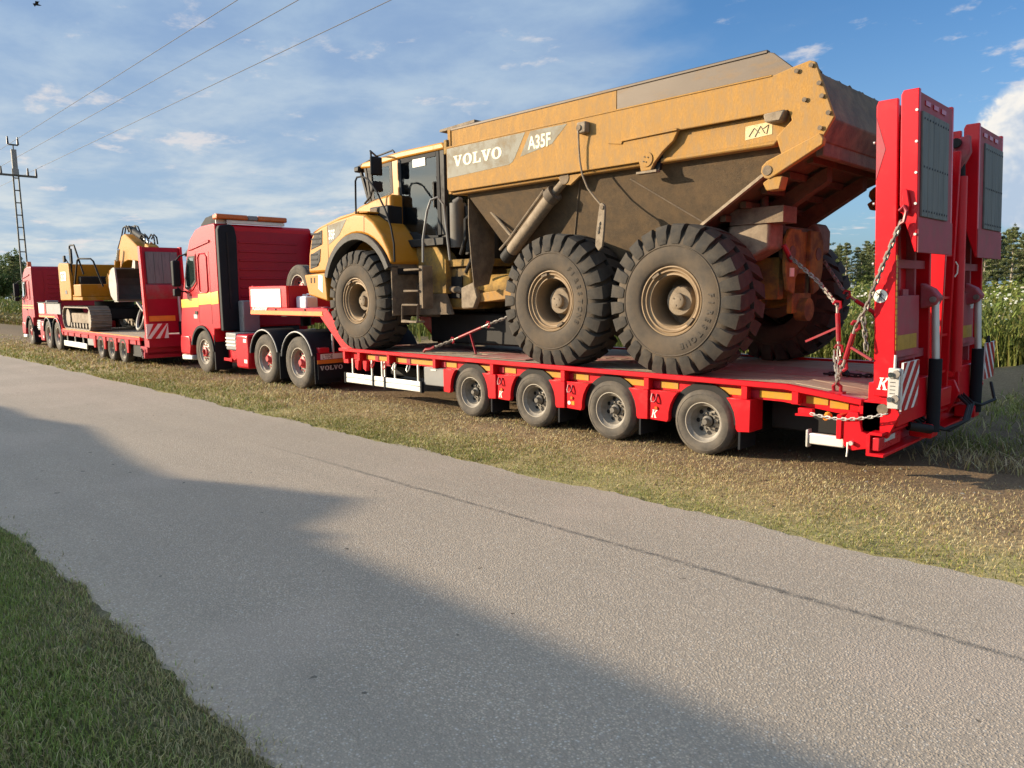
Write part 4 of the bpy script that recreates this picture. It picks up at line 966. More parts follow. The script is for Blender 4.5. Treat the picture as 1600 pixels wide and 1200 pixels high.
    MB().box(-5.9, -4.5, .8, mir(.8), 2.30, 2.42).build('rear_deck', 'frame_yellow', P, bevel=.01)
    MB().cyl((-5.12, .92, 2.62), (-5.12, .92, 3.34), .135, n=22).build('exhaust_silencer', 'silencer', P)
    MB().cyl((-5.12, .92, 3.34), (-5.05, .92, 3.42), .10, .04, n=18).build('silencer_cap', 'silencer', P)
    MB().cyl((-4.92, 1.05, 2.5), (-4.92, 1.05, 3.28), .12, n=18).build('air_filter', 'black', P)
    MB().cyl((-4.85, 1.1, 3.28), (-4.75, 1.2, 3.44), .13, .08, n=18).build('intake_hood', 'letter_grey', P)
    MB().tube([(-4.98, .85, 2.5), (-4.8, .8, 2.75), (-4.85, .85, 3.05), (-4.7, .95, 3.2)], .035, 8).build('hose', 'black', P)
    MB().tube([(-4.7, .7, 2.2), (-4.5, .65, 2.4), (-4.55, .75, 2.8), (-4.4, .9, 3.0)], .03, 8).build('hose', 'black', P)
    MB().box(-4.95, -4.5, 1.2, 2.2, 2.4, 3.2).build('engine_block', 'black', P, bevel=.05)
    MB().box(-6.2, -3.6, 1.15, mir(1.15), 1.0, 1.52).build('belly_shade_filler', 'black', P, bevel=.03)  # added black box standing in for the shade under the dump truck
    MB().box(-8.0, -5.9, 1.05, mir(1.05), 1.45, 2.5).build('front_frame', 'mud_metal', P, bevel=.03)
dump_chassis()
def dump_front():
    P = DT
    cx, cz = -6.97, 1.83
    arch = [(cx+1.10*math.cos(a), cz+1.10*math.sin(a)) for a in [R(28+k*(150-28)/14) for k in range(15)]]
    fend = [(-8.64, 2.285), (-8.60, 2.62), (-8.50, 2.92), (-8.40, 3.04), (-8.1, 3.12), (-7.6, 3.21), (-7.0, 3.275), (-6.72, 3.24), (-6.45, 3.10), (-6.20, 2.86), (-6.02, 2.60), (-5.93, 2.40)] + arch + [(-8.0, 2.285)]
    for s in (1, -1):
        f = (lambda y: y) if s == 1 else mir
        MB().prism(fend, *sorted((f(.15), f(.85)))).build('fender', 'cab_yellow', P, bevel=.045, seg=3)
        fl = [(cx+1.105*math.cos(a), cz+1.105*math.sin(a)) for a in [R(26+k*(160-26)/16) for k in range(17)]] + [(cx+.99*math.cos(a), cz+.99*math.sin(a)) for a in [R(160-k*(160-26)/16) for k in range(17)]]
        MB().prism(fl, *sorted((f(.10), f(.32)))).build('wheel_flare', 'flare', P, smooth=50, bevel=.008)
        liner = [(cx+1.09*math.cos(a), cz+1.09*math.sin(a)) for a in [R(20+k*(165-20)/16) for k in range(17)]] + [(cx+1.06*math.cos(a), cz+1.06*math.sin(a)) for a in [R(165-k*(165-20)/16) for k in range(17)]]
        MB().prism(liner, *sorted((f(.30), f(1.1)))).build('arch_liner', 'black', P, smooth=50)
        # side grille of the nose
        g = sorted((f(.140), f(.152)))
        for poly in ([(-8.50, 2.72), (-8.44, 2.90), (-8.34, 3.0), (-8.08, 3.06), (-8.10, 2.80)], [(-8.55, 2.36), (-8.53, 2.62), (-8.16, 2.72), (-8.20, 2.50), (-8.30, 2.40)]):
            o = MB().prism(poly, *g).build('side_grille', 'black', P, bevel=.004)
            for k in range(7):
                z = 2.42+k*.095
                inside = [p for p in poly]
                zs = [p[1] for p in poly]
                if z < min(zs)+.03 or z > max(zs)-.05: continue
                MB().box(-8.46 if z > 2.7 else -8.50, -8.14 if z > 2.7 else -8.27, *sorted((f(.134), f(.1395))), z, z+.03).build('louvre', 'black_plastic', o)
        MB().prism([(-7.915, 2.3), (-7.905, 2.3), (-7.885, 3.15), (-7.895, 3.15)], *sorted((f(.1465), f(.1485)))).build('panel_gap', 'black', P)
        MB().prism([(-6.725, 2.93), (-6.715, 2.93), (-6.70, 3.22), (-6.71, 3.22)], *sorted((f(.1465), f(.1485)))).build('panel_gap', 'black', P)
        # mudguard and side box behind the wheel
        MB().prism([(f(.18), 1.50), (f(.18), 2.40), (f(.75), 2.42), (f(.78), 1.50)], -6.02, -5.99, 'x').build('mudguard', 'mud_metal', P, bevel=.004)
        MB().prism([(-6.0, 2.05), (-6.0, 2.76), (-5.55, 2.76), (-5.22, 2.42), (-5.22, 1.86), (-5.7, 1.86)], *sorted((f(.72), f(1.0)))).build('side_box', 'frame_yellow', P, bevel=.012)
        MB().prism([(-6.0, 1.50), (-6.0, 2.05), (-5.7, 1.86), (-5.22, 1.86), (-5.05, 1.52)], *sorted((f(.69), f(.74)))).build('side_apron', 'mud_metal', P)
        for k in range(5): MB().cyl((-5.9+k*.1, f(.72), 2.44), (-5.9+k*.1, f(.712), 2.44), .010, n=6).build('bolt', 'mud_metal', P)
        # steps
        for x0, x1, z in ((-5.78, -5.36, 2.28), (-5.80, -5.40, 1.93)):
            MB().box(x0, x1, *sorted((f(.26), f(.55))), z-.035, z).build('step', 'mud_metal', P, bevel=.008)
        MB().box(-5.42, -5.32, *sorted((f(.30), f(.52))), 1.62, 2.32).build('step_post', 'mud_metal', P, bevel=.01)
        MB().tube([(-5.84, f(.27), 1.68), (-5.86, f(.27), 1.42), (-5.44, f(.27), 1.40), (-5.42, f(.27), 1.68), (-5.84, f(.27), 1.68)], .020, 8).build('stirrup_step', 'mud_metal', P)
        MB().box(-5.86, -5.44, *sorted((f(.24), f(.42))), 1.385, 1.415).build('step', 'dusty_metal', P, bevel=.005)
        # handrails
        MB().tube([(-7.05, f(.22), 3.22), (-7.03, f(.21), 3.5), (-7.0, f(.20), 3.84), (-6.95, f(.20), 3.895), (-6.80, f(.20), 3.895), (-6.62, f(.20), 3.83), (-6.38, f(.20), 3.60), (-6.15, f(.20), 3.28), (-6.0, f(.20), 2.98), (-5.93, f(.20), 2.70), (-5.93, f(.20), 2.40)], .017, 9).build('handrail', 'black_plastic', P)
        MB().tube([(-5.42, f(.40), 2.38), (-5.38, f(.38), 2.75), (-5.26, f(.38), 3.18), (-5.18, f(.40), 3.36), (-5.08, f(.46), 3.40), (-5.0, f(.52), 3.28), (-4.97, f(.55), 2.8), (-4.97, f(.6), 2.4)], .020, 9).build('handrail', 'grey_box', P)
        # mirrors on a bar
        MB().tube([(-7.25, f(.55), 3.50), (-6.95, f(.48), 3.60), (-6.86, f(.46), 3.72), (-6.88, f(.46), 4.34), (-6.95, f(.5), 4.38), (-7.3, f(.9), 4.36)], .018, 8).build('mirror_bar', 'black', P)
        MB().box(-6.82, -6.76, *sorted((f(.38), f(.62))), 3.94, 4.26).build('mirror', 'black_plastic', P, bevel=.025, seg=2)
        MB().box(-6.82, -6.76, *sorted((f(.40), f(.62))), 3.66, 3.84).build('mirror', 'black_plastic', P, bevel=.025, seg=2)
    # hood, bumper, nose
    MB().prism([(-8.52, 2.28), (-8.50, 2.95), (-8.30, 3.12), (-7.9, 3.30), (-7.45, 3.47), (-7.0, 3.56), (-6.45, 3.60), (-6.45, 2.3)], .55, mir(.55)).build('hood', 'cab_yellow', P, bevel=.06, seg=3)
    MB().prism([(-8.60, 3.045), (-7.6, 3.225), (-7.0, 3.290), (-6.72, 3.27), (-6.72, 3.30), (-7.0, 3.33), (-7.6, 3.28), (-8.3, 3.14)], .24, mir(.24)).build('hood_edge', 'cab_yellow', P, bevel=.02, seg=2)
    MB().prism([(-8.76, 2.25), (-8.0, 2.275), (-7.94, 1.74), (-8.62, 1.86)], .12, mir(.12)).build('bumper', 'cab_yellow', P, bevel=.03, seg=2)
    MB().flat([(-8.26, 1.98), (-8.10, 1.90), (-8.08, 2.22), (-8.24, 2.24)], (0, .1175, 0), UX, UZ).build('sticker', 'decal_blue', P, smooth=0)
    MB().flat([(-8.22, 2.02), (-8.13, 2.0), (-8.13, 2.12), (-8.2, 2.2)], (0, .1150, 0), UX, UZ).build('sticker_print', 'can_white', P, smooth=0)
    for x in (-8.52, -8.40): MB().box(x, x+.035, .1145, .121, 2.09, 2.19).build('bumper_slot', 'black', P)
    MB().flat([(-7.86, 2.78), (-7.88, 3.13), (-7.25, 3.20), (-7.50, 2.94)], (0, .1465, 0), UX, UZ).build('decal', 'decal_grey', P, smooth=0)
    text_mb('35F', .23, (-7.86, .1435, 2.88), UX, UZ, sx=.62, bold=.006).build('lettering', 'letter', P, smooth=0)
    MB().box(-7.0, -6.44, .47, .79, 3.0, 3.40).build('battery_box', 'black', P, bevel=.02)
    MB().box(-6.96, -6.74, .455, .4695, 3.20, 3.37).build('battery_lid', 'mud_metal', P)
    MB().box(-6.90, -6.84, .445, .4695, 3.10, 3.16).build('lamp', 'letter_grey', P)
    MB().box(-6.9, -5.2, .66, .86, 2.66, 2.79).build('cab_sill', 'black', P, bevel=.01)
    # cab
    cy0, cy1 = .80, mir(.80)
    MB().prism([(-7.72, 4.20), (-7.62, 4.29), (-6.4, 4.345), (-5.32, 4.335), (-5.26, 4.28), (-5.26, 4.21), (-6.5, 4.215), (-7.4, 4.17)], cy0-.03, cy1+.03).build('cab_roof', 'cab_yellow', P, bevel=.035, seg=3)
    for yy in (cy0, cy1-.07):
        def post(poly, m='cab_yellow', n='cab_pillar', dy=0, w=.07): MB().prism(poly, yy+dy, yy+dy+w).build(n, m, P, bevel=.010)
        post([(-6.72, 3.46), (-6.74, 4.22), (-6.56, 4.22), (-6.50, 2.84), (-6.66, 2.84)])
        post([(-7.46, 3.42), (-7.62, 4.22), (-7.54, 4.22), (-7.38, 3.42)], 'black')
        post([(-7.46, 3.30), (-7.46, 3.48), (-6.72, 3.68), (-6.66, 3.30)])
        post([(-5.40, 2.84), (-5.42, 4.22), (-5.30, 4.22), (-5.30, 2.84)], 'black')
        # door frame and panes
        d0 = yy-.012 if yy < 1 else yy+.05
        fr = MB(); fr.prism([(-6.50, 2.84), (-6.545, 4.21), (-6.47, 4.21), (-6.42, 2.84)], d0, d0+.03); fr.prism([(-5.49, 2.84), (-5.50, 4.21), (-5.42, 4.21), (-5.40, 2.84)], d0, d0+.03)
        fr.prism([(-6.42, 2.80), (-6.42, 2.93), (-6.1, 2.93), (-5.9, 2.86), (-5.48, 2.84), (-5.48, 2.74), (-5.9, 2.74)], d0, d0+.03); fr.prism([(-6.47, 4.13), (-6.47, 4.21), (-5.50, 4.21), (-5.50, 4.13)], d0, d0+.03)
        door = fr.build('door', 'black_plastic', P, bevel=.004)
        MB().prism([(-6.42, 2.93), (-6.47, 4.13), (-5.50, 4.13), (-5.48, 2.84), (-5.9, 2.86), (-6.1, 2.93)], d0+.010, d0+.018).build('door_pane', 'glass_dark', door)
        MB().box(-5.56, -5.535, *sorted((d0-.03, d0)), 3.30, 3.72).build('door_handle', 'black', door)
        if yy < 1:
            MB().flat([(-6.12, 4.02), (-5.78, 4.02), (-5.78, 4.15), (-6.12, 4.15)], (0, d0-.003, 0), UX, UZ).build('sticker', 'letter', door, smooth=0)
            MB().flat([(-6.09, 4.05), (-5.81, 4.05), (-5.81, 4.10), (-6.09, 4.10)], (0, d0-.0045, 0), UX, UZ).build('sticker_print', 'letter_grey', door, smooth=0)
        fq = MB(); q = [(-7.36, 3.50), (-7.50, 4.20), (-6.74, 4.20), (-6.72, 3.66)]; qi = [(-7.28, 3.56), (-7.40, 4.14), (-6.81, 4.14), (-6.79, 3.68)]
        for i in range(4): fq.prism([q[i], q[(i+1) % 4], qi[(i+1) % 4], qi[i]], d0+.006, d0+.03)
        win = fq.build('quarter_window', 'black', P)
        MB().prism(qi, d0+.012, d0+.018).build('pane', 'glass', win)
    MB().prism([(-7.46, 3.46), (-7.63, 4.20), (-7.61, 4.20), (-7.44, 3.46)], cy0+.07, cy1-.07).build('windscreen', 'glass', P)
    MB().prism([(-5.33, 3.3), (-5.34, 4.20), (-5.32, 4.20), (-5.31, 3.3)], cy0+.07, cy1-.07).build('rear_window', 'glass_dark', P)
    MB().box(-7.40, -5.32, cy0+.03, cy1-.03, 2.72, 2.84).build('cab_floor', 'black', P)
    MB().box(-7.42, -6.62, cy0+.02, cy1-.02, 2.84, 3.44).build('cab_front', 'cab_yellow', P, bevel=.02)
    MB().box(-5.38, -5.28, cy0+.02, cy1-.02, 2.80, 3.30).build('cab_back', 'black', P)
    st = MB().prism([(-6.15, 3.18), (-6.15, 3.30), (-5.80, 3.32), (-5.72, 3.95), (-5.62, 3.98), (-5.56, 3.9), (-5.60, 3.2)], 1.30, 1.85).build('driver_seat', 'seat', P, bevel=.05, seg=2)
    MB().box(-6.1, -5.6, 1.35, 1.8, 2.84, 3.18).build('seat_base', 'seat', st)
    MB().tube([(-6.75, 1.58, 3.44), (-6.55, 1.58, 3.58)], .03, 8).build('steering_column', 'black', P)
    MB().tube([(-6.55+.1*math.sin(a)*.6, 1.58+.19*math.cos(a), 3.60+.15*math.sin(a)) for a in [2*math.pi*k/20 for k in range(20)]], .016, 6, closed=True).build('steering_wheel', 'black', P)
    MB().box(-7.40, -6.9, 1.0, 2.3, 3.40, 3.56).build('dashboard', 'seat', P, bevel=.03)
    # visor frame on the roof front
    for yy in (.84, mir(.84)):
        MB().tube([(-7.82, yy, 4.26), (-7.3, yy, 4.36), (-6.75, yy, 4.405), (-6.70, yy, 4.36)], .016, 7).build('roof_rail', 'black', P)
        MB().box(-7.86, -7.70, yy-.10, yy+.08, 4.14, 4.24).build('work_lamp', 'black', P, bevel=.02)
    MB().box(-7.80, -7.66, .8, mir(.8), 4.22, 4.26).build('visor', 'black', P)
    MB().obox((-7.76, .82, 4.22), (-7.46, .82, 3.50), .05, .05, (0, 1, 0)).build('visor_strut', 'black', P)
    MB().box(-5.33, -5.22, .84, .98, 4.20, 4.33).build('roof_lamp', 'letter', P, bevel=.01)
    MB().cyl((-5.2, .96, 4.18), (-5.2, .96, 4.36), .06, n=14).build('beacon', 'amber', P)
dump_front()
# ------------------------------------------------------------------ tractor units
def tractor(P, O, H, first):
    """O: world/frame position of the front axle on the near side; cab roof height H"""
    ox, oy, oz = O
    def q(pts): return [(x+ox, z) for x, z in pts]
    Y0, Y1 = oy, oy+2.5
    red = 'red_truck' if first else 'red_dark'
    k = (H-1.2)/(3.5-1.2)
    zz = lambda z: z if z < 1.2 else 1.2+(z-1.2)*k
    arch = [(.64*math.cos(a), .50+.64*math.sin(a)) for a in [R(165-i*(165-8)/12) for i in range(13)]]
    side = [(1.05, zz(1.10)), (1.05, zz(3.46)), (.98, zz(3.52)), (.30, zz(3.50)), (-.05, zz(3.44)), (-.42, zz(3.22)), (-.62, zz(2.92)), (-.92, zz(2.20)), (-1.16, zz(1.60)), (-1.27, 1.15), (-1.31, .70), (-1.28, .42), (-.80, .40)] + arch + [(.70, 1.08)]
    cab = MB().prism(q(side), Y0+.02, Y1-.02).build('cab', red, P, bevel=.07, seg=3)
    MB().box(ox-.9, ox+1.1, Y0+.5, Y1-.5, .55, 1.1).build('cab_underframe', 'black', P)
    MB().prism(q([(.66*math.cos(a), .50+.66*math.sin(a)) for a in [R(165-i*(165-5)/14) for i in range(15)]] + [(.60*math.cos(a), .50+.60*math.sin(a)) for a in [R(5+i*(165-5)/14) for i in range(15)]]), Y0-.012, Y0+.40).build('wheel_arch', 'black_plastic', P, smooth=50)
    MB().prism(q([(.62, .12), (.62, .95), (.66, .95), (.66, .12)]), Y0+.02, Y0+.42).build('mud_flap', 'black_plastic', P)
    # side window, door and bunk lines
    wpoly = [(-.86, zz(2.06)), (-.62, zz(2.74)), (-.56, zz(2.83)), (-.18, zz(2.83)), (-.18, zz(2.22)), (-.38, zz(2.10)), (-.70, zz(2.02))]
    w = MB().prism(q(wpoly), Y0+.010, Y0+.0185).build('side_window', 'black', P)
    ins = [(-.79, zz(2.10)), (-.58, zz(2.70)), (-.53, zz(2.78)), (-.23, zz(2.78)), (-.23, zz(2.26)), (-.42, zz(2.15)), (-.70, zz(2.08))]
    MB().prism(q(ins), Y0+.004, Y0+.0095).build('pane', 'glass_truck', w)
    MB().tube([(ox+x, Y0+.012, z) for x, z in [(-.98, zz(2.0)), (-.72, zz(1.93)), (-.38, zz(2.02)), (-.12, zz(2.18)), (-.12, zz(2.86))]], .012, 6).build('door_trim', red, P)
    for x in (-.10, .62): MB().box(ox+x-.004, ox+x+.004, Y0+.016, Y0+.0195, zz(1.2), zz(2.9)).build('door_gap', 'black', P)
    MB().box(ox-.32, ox-.18, Y0+.002, Y0+.018, zz(1.42), zz(1.50)).build('door_handle', 'black', P)
    pan = [(.02, zz(2.0)), (.02, zz(2.78)), (.10, zz(2.86)), (.42, zz(2.86)), (.50, zz(2.78)), (.50, zz(2.0)), (.44, zz(1.94)), (.08, zz(1.94))]
    MB().tube([(ox+x, Y0+.014, z) for x, z in pan], .016, 6, closed=True).build('bunk_panel', red, P)
    MB().prism(q([(-.50, zz(2.96)), (-.42, zz(3.02)), (.72, zz(3.16)), (.72, zz(3.10)), (-.3, zz(2.97))]), Y0-.006, Y0+.02).build('roof_step', red, P, bevel=.01)
    MB().prism(q([(-1.24, zz(1.40)), (-.94, zz(2.10)), (-.58, zz(2.90)), (-.55, zz(2.90)), (-.90, zz(2.10)), (-1.20, zz(1.40))]), Y0+.10, Y1-.10).build('windscreen', 'glass_truck', P)
    MB().prism(q([(-.86, zz(2.90)), (-.52, zz(3.06)), (-.50, zz(3.03)), (-.84, zz(2.84))]), Y0+.05, Y1-.05).build('sun_visor', 'black', P)
    MB().prism(q([(-1.33, .40), (-1.36, .62), (-1.30, .90), (-.75, .90), (-.66, .62), (-.74, .40)]), Y0-.005, Y1+.005).build('bumper', red, P, bevel=.05, seg=2)
    MB().prism(q([(-1.30, .26), (-1.32, .395), (-.70, .395), (-.66, .28)]), Y0+.01, Y1-.01).build('step_skirt', 'galv', P, bevel=.02)
    for y0 in (Y0-.26, Y1+.10):
        m = MB().box(ox-.98, ox-.80, y0, y0+.18, zz(2.10), zz(2.74)).build('mirror', 'black_plastic', P, bevel=.04, seg=2)
        MB().box(ox-.99, ox-.985, y0+.02, y0+.16, zz(2.14), zz(2.70)).build('mirror_back', 'letter', m)
        MB().tube([(ox-.86, y0+.09, zz(2.72)), (ox-.84, y0+.18, zz(2.84)), (ox-.74, (Y0+.06) if y0 < Y0 else (Y1-.06), zz(2.90))], .02, 7).build('mirror_arm', 'black', P)
        MB().tube([(ox-.86, y0+.09, zz(2.08)), (ox-.84, y0+.18, zz(1.98)), (ox-.80, (Y0+.06) if y0 < Y0 else (Y1-.06), zz(1.98))], .02, 7).build('mirror_arm', 'black', P)
        MB().box(ox-.95, ox-.80, y0, y0+.16, zz(1.86), zz(2.05)).build('mirror', 'black_plastic', P, bevel=.03, seg=2)
    # rear wall with pressed ribs
    xr = ox+1.05
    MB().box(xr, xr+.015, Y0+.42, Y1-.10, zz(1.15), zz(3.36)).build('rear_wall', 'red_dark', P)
    for i in range(9):
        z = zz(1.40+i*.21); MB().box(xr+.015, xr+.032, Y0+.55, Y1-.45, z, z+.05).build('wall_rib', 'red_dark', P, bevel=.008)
    if first:
        MB().prism([(Y0+.02, 1.05), (Y0+.02, 3.36), (Y0+.06, 3.46), (Y0+.30, 3.50), (Y0+.42, 3.44), (Y0+.46, 3.2), (Y0+.42, 1.05)], xr+.004, xr+.16, 'x').build('air_intake', 'black_plastic', P, bevel=.03, seg=2)
        MB().prism([(Y0+.20, 1.6), (Y0+.20, 3.3), (Y0+.24, 3.3), (Y0+.25, 1.6)], xr+.16, xr+.175, 'x').build('intake_rib', 'black', P)
        MB().prism(q([(.02, 3.43), (.12, 3.56), (.38, 3.70), (.90, 3.74), (.93, 3.50)]), Y0+.10, Y0+.34).build('roof_fairing', 'black_plastic', P, bevel=.03, seg=2)
        MB().box(xr-.12, xr-.09, Y0+.095, Y0+.36, 3.48, 3.745).build('fairing_edge', 'letter', P)
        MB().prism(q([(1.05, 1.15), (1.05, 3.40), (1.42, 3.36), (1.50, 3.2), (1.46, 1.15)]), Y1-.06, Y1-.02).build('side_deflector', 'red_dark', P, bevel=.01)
        for z in (3.05, 2.72): MB().box(xr+.05, xr+.36, Y1-.075, Y1-.061, z, z+.09).build('deflector_slot', 'black', P)
        # light bar
        MB().box(xr-.12, xr+.02, Y0+.30, Y1-.75, 3.53, 3.60).build('bar_mount', 'galv', P)
        lb = MB().box(xr-.18, xr+.08, Y0+.05, Y0+.80, 3.61, 3.73).build('light_bar', 'amber', P, bevel=.03, seg=2)
        MB().box(xr-.17, xr+.07, Y0+.802, Y0+1.05, 3.615, 3.725).build('bar_middle', 'grey_paint', P, bevel=.02)
        MB().box(xr-.18, xr+.08, Y0+1.052, Y0+1.80, 3.61, 3.73).build('light_bar', 'amber', P, bevel=.03, seg=2)
        for x0, x1, z0, z1 in ((-1.14, -.104, 1.585, 1.80), (-.096, .616, 1.66, 1.93), (.624, 1.02, 1.67, 1.955)):
            sl = (z1-z0)
            MB().prism(q([(x0, z0-.01), (x0, z1-.02), (x1, z1+.02), (x1, z0+.02)]), Y0+.0135, Y0+.0195).build('stripe', 'yellow_paint', P)
        MB().box(ox-.42, ox-.22, Y0+.012, Y0+.0195, 1.32, 1.42).build('badge', 'letter_grey', P)
    else:
        MB().cyl((ox-.35, Y0+.25, H-.06), (ox-.35, Y0+.25, H+.02), .06).build('beacon_foot', 'black', P)
        MB().cyl((ox-.35, Y0+.25, H+.02), (ox-.35, Y0+.25, H+.24), .085, .07, n=16).build('beacon', 'amber', P)
        for z in (zz(1.62), zz(1.50)): MB().box(ox-1.0, ox+1.02, Y0+.012, Y0+.019, z, z+.05).build('stripe', 'orange_strip', P)
    # frame, tanks, fifth wheel
    for y in (Y0+.80, Y0+1.60): MB().box(ox+.3, ox+5.25, y, y+.10, .72, 1.0).build('frame_rail', red, P)
    MB().box(ox+1.18, ox+1.72, Y0+.06, Y0+.65, .62, 1.02).build('tank', 'grey_paint', P, bevel=.03, seg=2)
    for z in (.72, .80, .88): MB().box(ox+1.2, ox+1.70, Y0+.045, Y0+.0595, z, z+.03).build('tank_rib', 'galv', P)
    MB().prism(q([(.86, .30), (.86, .98), (1.10, .98), (1.22, .60), (1.35, .30)]), Y0+.25, Y0+.50).build('bracket', red, P, bevel=.02)
    MB().cyl((ox+1.45, Y0+.12, .52), (ox+1.45, Y0+.60, .52), .13, n=18).build('air_tank', red, P)
    MB().box(ox+.9, ox+1.3, Y0+.12, Y0+.16, .35, .42).build('tank_step', red, P)
    MB().prism(q([(1.76, .24), (1.72, .60), (1.80, 1.0), (2.36, 1.0), (2.40, .60), (2.36, .24)]), Y0+.02, Y0+.60).build('side_box', red, P, bevel=.05, seg=3)
    for z in (.40, .86): MB().flat([(2.16, z-.03), (2.30, z-.03), (2.30, z+.05), (2.16, z+.05)], (ox, Y0+.0165, 0), UX, UZ).build('sticker', 'letter', P, smooth=0)
    MB().box(ox+1.0, ox+2.4, Y1-.62, Y1-.04, .30, 1.0).build('fuel_tank', 'galv', P, bevel=.06, seg=2)
    MB().box(ox+1.30, ox+1.55, Y0+.35, Y0+.75, 1.02, 1.75).build('side_cabinet', 'grey_paint', P, bevel=.02)
    MB().box(ox+3.5, ox+4.6, Y0+.75, Y0+1.75, 1.02, 1.12).build('fifth_wheel', 'black', P, bevel=.02)
    put_wheel(WF, P, (ox, Y0+.03, .515)); put_wheel(WF, P, (ox, Y1-.03, .515), far=True)
    MB().cyl((ox, Y0+.2, .5), (ox, Y1-.2, .5), .08).build('axle', 'black', P)
    for x in (3.20, 4.58):
        put_wheel(WR, P, (ox+x, Y0-.02, .52)); put_wheel(WR, P, (ox+x, Y1+.02, .52), far=True)
        put_wheel(WR, P, (ox+x, Y0+.33, .52)); put_wheel(WR, P, (ox+x, Y1-.33, .52), far=True)
        MB().cyl((ox+x, Y0+.2, .52), (ox+x, Y1-.2, .52), .12).build('axle', 'black', P)
        aa = [R(172-i*(172-15)/16) for i in range(17)]
        for ya, yb in ((Y0-.03, Y0+.62), (Y1-.62, Y1+.03)):
            MB().prism(q([(x+.64*math.cos(a), .54+.62*math.sin(a)) for a in aa]+[(x+.60*math.cos(a), .54+.58*math.sin(a)) for a in reversed(aa)]), ya, yb).build('mudguard', 'black_plastic', P, smooth=50)
            edge = ya if ya < Y0+1 else yb
            MB().tube([(ox+x+.62*math.cos(a), edge, .54+.60*math.sin(a)) for a in aa], .018, 6).build('mudguard_rim', 'grey_paint', P)
            MB().box(ox+x+.60, ox+x+.615, ya+.03, yb-.03, .14, .75).build('mud_flap', 'black_plastic', P)
    # back end: lamps, plate, broad flap
    xb = ox+5.22
    MB().box(xb, xb+.03, Y0+.04, Y1-.04, .22, .52).build('rear_flap', 'black_plastic', P)
    MB().box(xb, xb+.025, Y0+.04, Y0+.68, .525, .60).build('reflective_strip', 'orange_strip', P)
    MB().box(xb, xb+.02, Y0+.12, Y0+.62, .61, .715).build('number_plate', 'letter', P)
    MB().box(xb-.10, xb+.04, Y0+.08, Y0+.30, .74, .84).build('tail_lamp', 'reflector_red', P, bevel=.01)
    MB().box(xb-.05, xb, Y0+.05, Y1-.05, .60, .74).build('rear_beam', 'red_dark', P)
    MB().cyl((xb-.02, Y0+.42, .70), (xb-.02, Y0+.42, 1.10), .025, n=8).build('coupling_post', 'galv', P)
    if first:
        slab_word((xb+.033, Y0+.08, .40), UY, UZ, .085, .52).build('lettering', 'letter_grey', P, smooth=0)
        text_mb('LTDE', .105, (xb+.023, Y0+.15, .625), UY, UZ, sx=.95).build('plate_lettering', 'letter_dark', P, smooth=0)
T1 = thing('tractor_unit', 'red tractor unit with yellow door stripe and amber light bar', 'truck', (-11.5, 1.35, 0))
tractor(T1, (-13.68, .10, 0), 3.5, True)

# spare wheel and canister riding on the gooseneck
def extras():
    s = thing('spare_wheel', 'dark spare wheel standing upright on the near trailer gooseneck behind the red cab', 'spare wheel', (-10.55, 1.05, 1.57))
    put_wheel(WR, s, (-10.55, .95, 2.0))
    c = thing('canister', 'pale plastic canister on the near trailer gooseneck beside the spare wheel', 'canister', (-9.55, .62, 1.57))
    MB().box(-9.78, -9.36, .48, .76, 1.572, 1.84).build('body', 'can_white', c, bevel=.04, seg=2)
    MB().cyl((-9.66, .62, 1.83), (-9.66, .62, 1.88), .04, n=14).build('cap', 'can_white', c)
    MB().tube([(-9.56, .62, 1.83), (-9.56, .62, 1.88), (-9.42, .62, 1.88), (-9.42, .62, 1.83)], .014, 6).build('handle', 'can_white', c)
    b = thing('chain_heap', 'small heap of slack chain lying on the near trailer gooseneck', 'chain', (-9.1, .6, 1.57))
    MB().tube([(-9.28, .5, 1.59), (-9.0, .62, 1.60), (-8.75, .5, 1.59), (-8.95, .72, 1.60), (-9.25, .7, 1.60)], .022, 6).build('chain_strand', 'binder', b)
extras()

